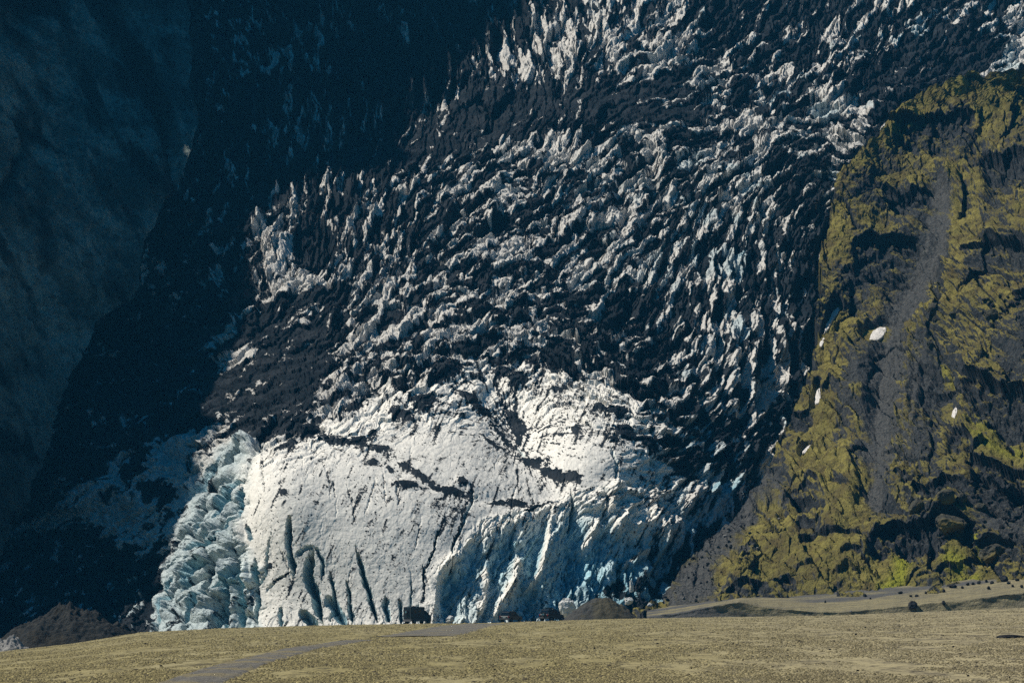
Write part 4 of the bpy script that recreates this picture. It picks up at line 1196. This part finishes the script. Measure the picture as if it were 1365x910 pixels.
for i in range(40):
    rb_.append((rng.uniform(1225, 1360), rng.uniform(640, 720), rng.uniform(4, 9), rng.uniform(3, 6)))
for i in range(16):
    rb_.append((rng.uniform(1310, 1360), rng.uniform(395, 425), rng.uniform(4, 9), rng.uniform(3, 6)))
stones(rb_, BV_H, 'stone', ROCKS, 'dark fallen stone lying in the rubble of the mossy hillside', 'stone', 'fallen stones on the hillside')


# snow patches laid on the hill
def snow(pts, label, th=0.25):
    p = np.array(pts, float)
    u0, v0 = p.min(0); u1, v1 = p.max(0)
    n = 26
    bm = bmesh.new()
    c = p.mean(0)
    rings = []
    K = 40
    peri = []
    for k in range(K):                      # resample the outline
        t = k / K * len(p); i = int(t); f = t - i
        q = p[i] * (1 - f) + p[(i + 1) % len(p)] * f
        peri.append(q)
    peri = np.array(peri)
    peri = peri + np.array([[1.3 * math.sin(k * 1.9 + p[0, 0]) + rng.uniform(-1, 1), 1.1 * math.cos(k * 2.3) + rng.uniform(-1, 1)] for k in range(K)]) * min(1, (u1 - u0) / 20)
    for _ in range(1): peri = 0.5 * peri + 0.25 * (np.roll(peri, 1, 0) + np.roll(peri, -1, 0))
    pts3 = []
    for s in np.linspace(1, 0.06, 9):
        ring = []
        for q in peri:
            w = c + (q - c) * s
            h, nn = ray(w[0], w[1], BV_H)
            if h is None: h = Vector(at(w[0], w[1], float(HYT.direct(w[0], w[1]))))
            ring.append(h)
        pts3.append(ring)
    arr = np.array([[tuple(q) for q in r] for r in pts3])
    A = np.c_[np.ones(arr[..., 0].size), arr[..., 0].ravel(), arr[..., 2].ravel()]
    co, *_ = np.linalg.lstsq(A, arr[..., 1].ravel(), rcond=None)
    pl = (A @ co).reshape(arr.shape[:2])
    arr[..., 1] = np.minimum(arr[..., 1], pl)
    arr[..., 1] = 0.75 * arr[..., 1] + 0.25 * (pl - 0.3)
    lift = np.linspace(0, 1, 9) ** 0.5
    out = np.array([0, -0.8, 0.55])
    arr = arr + out * (th * lift[:, None, None] + 0.1)
    arr[0] -= out * 0.5
    arr += out * 0.1 * fbm(arr[..., 0] * 1.3, arr[..., 2] * 1.3, 3, 800)[..., None]
    vsx = [[bm.verts.new(tuple(q)) for q in r] for r in arr]
    for a, b in zip(vsx[:-1], vsx[1:]):
        for k in range(K): bm.faces.new((a[k], a[(k + 1) % K], b[(k + 1) % K], b[k]))
    bm.faces.new(vsx[-1]); bm.faces.new(vsx[0][::-1])
    bmesh.ops.recalc_face_normals(bm, faces=bm.faces)
    for f in bm.faces: f.smooth = True
    me = bpy.data.meshes.new('snow_patch'); bm.to_mesh(me); bm.free()
    me.materials.append(M_SNOW)
    o = bpy.data.objects.new('snow_patch', me); COL.objects.link(o)
    return tag(o, label, 'snow patch')


snow([(1158, 448), (1164, 440), (1172, 436), (1182, 435), (1183, 442), (1177, 450), (1168, 456), (1159, 457)], 'oval white snow patch beside the grey scree gully', 0.35)
snow([(1111, 414), (1118, 408), (1120, 413), (1114, 422), (1108, 432), (1103, 441), (1098, 447), (1099, 438), (1104, 428)], 'long narrow broken snow streak on the left rim of the mossy hillside')
snow([(1086, 530), (1088, 520), (1094, 515), (1095, 526), (1092, 538), (1086, 540)], 'narrow upright snow patch low on the hillside rim')
snow([(1069, 601), (1074, 596), (1081, 592), (1080, 597), (1074, 603), (1069, 606)], 'small slanting snow patch lowest on the hillside rim')
snow([(1269, 548), (1275, 540), (1277, 548), (1273, 558), (1268, 556)], 'tiny snow patch below the small cave on the hillside')
snow([(1092, 458), (1097, 450), (1099, 455), (1095, 463), (1092, 462)], 'tiny snow scrap just below the long broken streak')


# ice blocks along the glacier foot
def ice_block(u_, v_, w_, h_, Yd, seed, label, sc=(1, 1, 1), rz=0.0):
    me = rock_mesh('ice_block', M_ICEB, seed, 4, 12, 0.22, sc)
    p = at(u_, v_, Yd); m = Yd / FPX
    o = put('ice_block', me, p, (w_ * m, w_ * m * 0.7, h_ * m), rz, label, 'ice block', None, 0.2)
    return o


M_ICEB = gravel_material('clean_ice', (0.74, 0.73, 0.70), (0.55, 0.58, 0.58), 0.8)
ice_block(757, 822, 24, 32, 628, 51, 'craggy dirty white ice block between the rear car and the gravel mound')
ice_block(600, 829, 13, 10, 622, 52, 'small white ice lump on the ground right of the box truck')
ice_block(842, 790, 7, 20, 640, 53, 'thin white ice pinnacle rising behind the gravel mound')
ice_block(838, 806, 13, 12, 638, 55, 'low white ice stump at the base of the thin pinnacle')
ice_block(866, 808, 8, 6, 640, 54, 'small ice scrap beside the gravel apron behind the mound')

# ------------------------------------------------------------------ vehicles
M_BODY = plain('dark_paint', (0.012, 0.016, 0.02), 0.35, 0.0, 0.5)
M_BOX = plain('dark_box_panel', (0.022, 0.032, 0.038), 0.5)
M_GLASS = plain('dark_glass', (0.01, 0.014, 0.018), 0.08, 0.0, 0.6)
M_TYRE = plain('rubber', (0.015, 0.015, 0.016), 0.9)
M_CHROME = plain('chrome', (0.6, 0.6, 0.62), 0.25, 1.0)
M_RED = plain('red_lens', (0.25, 0.015, 0.012), 0.3)
M_PLATE = plain('number_plate', (0.7, 0.7, 0.68), 0.5)
M_GREY = plain('grey_trim', (0.12, 0.12, 0.125), 0.6)


class MB:
    def __init__(s): s.bm = bmesh.new()

    def box(s, x0, x1, y0, y1, z0, z1, bev=0.0):
        r = bmesh.ops.create_cube(s.bm, size=1)
        for v in r['verts']: v.co = Vector(((x0 + x1) / 2 + v.co.x * (x1 - x0), (y0 + y1) / 2 + v.co.y * (y1 - y0), (z0 + z1) / 2 + v.co.z * (z1 - z0)))
        if bev:
            es = list({e for v in r['verts'] for e in v.link_edges})
            bmesh.ops.bevel(s.bm, geom=es, offset=bev, segments=2, affect='EDGES')
        return s

    def prism(s, prof, x0, x1, tuck=0.0, z_tuck=1e9):
        """side profile [(y, z)] carried across x; points above z_tuck lean in by tuck"""
        L = []
        for x, sg in ((x0, 1), (x1, -1)):
            L.append([s.bm.verts.new((x + (sg * tuck if z > z_tuck else 0), y, z)) for y, z in prof])
        n = len(prof)
        s.bm.faces.new(L[0]); s.bm.faces.new(L[1][::-1])
        for k in range(n): s.bm.faces.new((L[0][k], L[1][k], L[1][(k + 1) % n], L[0][(k + 1) % n]))
        return s

    def cyl(s, x, y, z, r, w, axis='X', seg=24):
        q = bmesh.ops.create_cone(s.bm, cap_ends=True, segments=seg, radius1=r, radius2=r, depth=w)
        for v in q['verts']:
            c = v.co.copy()
            v.co = Vector((x + c.z, y + c.x, z + c.y)) if axis == 'X' else Vector((x + c.x, y + c.z, z + c.y))
        return s

    def build(s, name, mat, parent, bev=0.0):
        bmesh.ops.recalc_face_normals(s.bm, faces=s.bm.faces)
        if bev:
            bmesh.ops.bevel(s.bm, geom=list(s.bm.edges), offset=bev, segments=2, affect='EDGES', clamp_overlap=True)
        me = bpy.data.meshes.new(name); s.bm.to_mesh(me); s.bm.free()
        me.materials.append(mat)
        o = bpy.data.objects.new(name, me); COL.objects.link(o)
        o.parent = parent
        return o


def wheel(p, x, y, r, w):
    t = MB().cyl(x, y, r, r, w).build('wheel', M_TYRE, p, 0.02)
    MB().cyl(x + math.copysign(w / 2, x), y, r, r * 0.55, 0.04).build('rim', M_GREY, t)


def vehicle(name, u_, Yd, yaw, label, cat, group=None):
    e = bpy.data.objects.new(name, None); COL.objects.link(e)
    z = float(field_z(np.array(float(u_)), np.array(float(Yd))))
    x = (u_ - W0 / 2) / FPX * Yd
    e.location = (x, Yd, z)
    e.rotation_euler = (0, 0, yaw)
    tag(e, label, cat, group)
    return e


# forward is +y in the vehicle's own frame
t = vehicle('box_truck', 557, 606, math.radians(-42), 'tall dark box truck with a square camper body seen from behind', 'truck')
MB().box(-1.15, 1.15, -3.0, 1.0, 1.0, 3.5, 0.10).build('box_body', M_BOX, t)
MB().box(-1.18, 1.18, -3.03, 1.03, 0.86, 1.0).build('box_sill', M_GREY, t)
d = MB().box(-0.75, 0.75, -3.035, -3.0, 1.1, 3.3, 0.012).build('rear_door', M_BODY, t)
MB().box(0.60, 0.66, -3.08, -3.035, 1.9, 2.3).build('handle', M_GREY, d)
sw = MB().cyl(-0.1, -3.16, 2.45, 0.46, 0.22, 'Y').build('spare_wheel', M_TYRE, t, 0.02)
MB().cyl(-0.1, -3.29, 2.45, 0.22, 0.04, 'Y').build('rim', M_CHROME, sw)
for y_ in (-1.9, -0.5): MB().box(1.15, 1.165, y_ - 0.4, y_ + 0.4, 2.3, 2.9, 0.005).build('window', M_GLASS, t)
MB().prism([(1.1, 0.7), (1.1, 2.75), (1.5, 2.8), (2.15, 2.15), (2.9, 1.75), (3.05, 1.55), (3.05, 0.7)], -1.0, 1.0, 0.16, 2.2).build('cab', M_BODY, t, 0.05)
MB().prism([(1.68, 2.68), (2.15, 2.22), (2.13, 2.17), (1.66, 2.63)], -0.8, 0.8).build('windscreen', M_GLASS, t)
for s_ in (-1, 1):
    MB().box(min(s_ * 0.93, s_ * 0.985), max(s_ * 0.93, s_ * 0.985), 1.25, 1.75, 1.9, 2.5).build('side_window', M_GLASS, t)
    MB().box(min(s_ * 1.02, s_ * 1.25), max(s_ * 1.02, s_ * 1.25), 1.95, 2.05, 1.95, 2.35, 0.02).build('mirror', M_BODY, t)
    MB().box(s_ * 0.95 - 0.1, s_ * 0.95 + 0.1, -3.06, -2.98, 0.6, 0.8).build('tail_light', M_RED, t)
    for y_ in (-2.0, 2.2): wheel(t, s_ * 0.98, y_, 0.52, 0.34)
MB().box(-1.1, 1.1, -3.12, -2.95, 0.55, 0.86, 0.03).build('bumper', M_GREY, t)
MB().box(-0.4, 0.4, -1.6, -0.9, 3.5, 3.65, 0.03).build('roof_hatch', M_GREY, t)
MB().box(-0.9, 0.9, -2.9, 3.0, 0.6, 0.86).build('chassis', M_GREY, t)


def suv(name, u_, Yd, yaw, label, tall=1.0, roof=False):
    e = vehicle(name, u_, Yd, yaw, label, 'car', 'cars parked at the glacier foot')
    e.scale = (1.25, 1.25, 1.25)
    k = tall
    MB().prism([(-2.25, 0.45), (-2.3, 0.95 * k), (-2.2, 1.12 * k), (2.0, 1.02 * k), (2.25, 0.85 * k), (2.3, 0.45)], -0.93, 0.93).build('body', M_BODY, e, 0.06)
    cb = MB().prism([(-2.18, 1.1 * k), (-1.95, 1.72 * k), (-1.5, 1.80 * k), (0.3, 1.78 * k), (1.05, 1.06 * k)], -0.88, 0.88, 0.14, 1.4 * k).build('cabin', M_BODY, e, 0.05)
    MB().prism([(-2.14, 1.2 * k), (-1.985, 1.64 * k), (-2.0, 1.66 * k), (-2.165, 1.2 * k)], -0.7, 0.7).build('rear_window', M_GLASS, e)
    MB().prism([(0.42, 1.70 * k), (0.98, 1.15 * k), (1.0, 1.17 * k), (0.44, 1.73 * k)], -0.7, 0.7).build('windscreen', M_GLASS, e)
    for s_ in (-1, 1):
        MB().box(min(s_ * 0.80, s_ * 0.865), max(s_ * 0.80, s_ * 0.865), -1.7, 0.3, 1.22 * k, 1.58 * k).build('side_window', M_GLASS, e)
        MB().box(s_ * 0.78 - 0.1, s_ * 0.78 + 0.1, -2.33, -2.25, 0.82 * k, 1.08 * k, 0.01).build('tail_light', M_RED, e)
        MB().box(min(s_ * 0.92, s_ * 1.1), max(s_ * 0.92, s_ * 1.1), 0.65, 0.78, 1.1 * k, 1.28 * k, 0.02).build('mirror', M_GREY, e)
        MB().box(s_ * 0.7 - 0.14, s_ * 0.7 + 0.14, 2.24, 2.32, 0.72 * k, 0.88 * k, 0.01).build('headlight', M_CHROME, e)
        for y_ in (-1.4, 1.4): wheel(e, s_ * 0.82, y_, 0.4, 0.26)
        MB().box(s_ * 0.62 - 0.025, s_ * 0.62 + 0.025, -1.6, 0.2, 1.80 * k, 1.86 * k).build('roof_rail', M_GREY, e)
    MB().box(-0.95, 0.95, -2.38, -2.2, 0.5, 0.72, 0.03).build('bumper', M_GREY, e)
    MB().box(-0.5, 0.5, -2.335, -2.29, 0.9 * k, 0.98 * k, 0.01).build('chrome_strip', M_CHROME, e)
    MB().box(-0.26, 0.26, -2.34, -2.28, 0.76 * k, 0.88 * k).build('number_plate', M_PLATE, e)
    if roof:
        r = MB().box(-0.5, 0.5, -1.2, 0.0, 1.87 * k, 2.05 * k, 0.05).build('roof_box', M_BODY, e)
        sw = MB().cyl(0.1, -2.42, 1.05 * k, 0.36, 0.22, 'Y').build('spare_wheel', M_TYRE, e, 0.02)
        MB().cyl(0.1, -2.54, 1.05 * k, 0.16, 0.03, 'Y').build('rim', M_CHROME, sw)
    return e


suv('parked_car', 681, 609, math.radians(-28), 'low dark car with a pale rear strip parked between the truck and the taller car', 1.0)
suv('parked_car', 735, 610, math.radians(-35), 'dark off-road car with a roof box parked left of the gravel mound', 1.1, True)

# ------------------------------------------------------------------ air
HAZE = 0.00006
if HAZE:
    hz = bpy.data.materials.new('haze_air'); hz.use_nodes = True
    ntz = hz.node_tree; ntz.nodes.clear()
    out = ntz.nodes.new('ShaderNodeOutputMaterial'); pv = ntz.nodes.new('ShaderNodeVolumePrincipled')
    pv.inputs['Color'].default_value = (0.08, 0.50, 0.95, 1)
    pv.inputs['Density'].default_value = HAZE
    pv.inputs['Anisotropy'].default_value = 0.0
    ntz.links.new(pv.outputs[0], out.inputs['Volume'])
    zs = [float(np.min(FP[..., 2])), float(body[..., 2].max()), float(HPF[..., 2].max()), float(GP[..., 2].max())]
    zb = min(min(zs), float(GP[..., 2].min()), float(body[..., 2].min()), float(HPF[..., 2].min())) - 1.0
    b = MB().box(-1700, 1900, -60, 3560, zb, max(zs) + 8)
    b.build('haze', hz, None)
    o = bpy.data.objects['haze']
    o['kind'] = 'stuff'
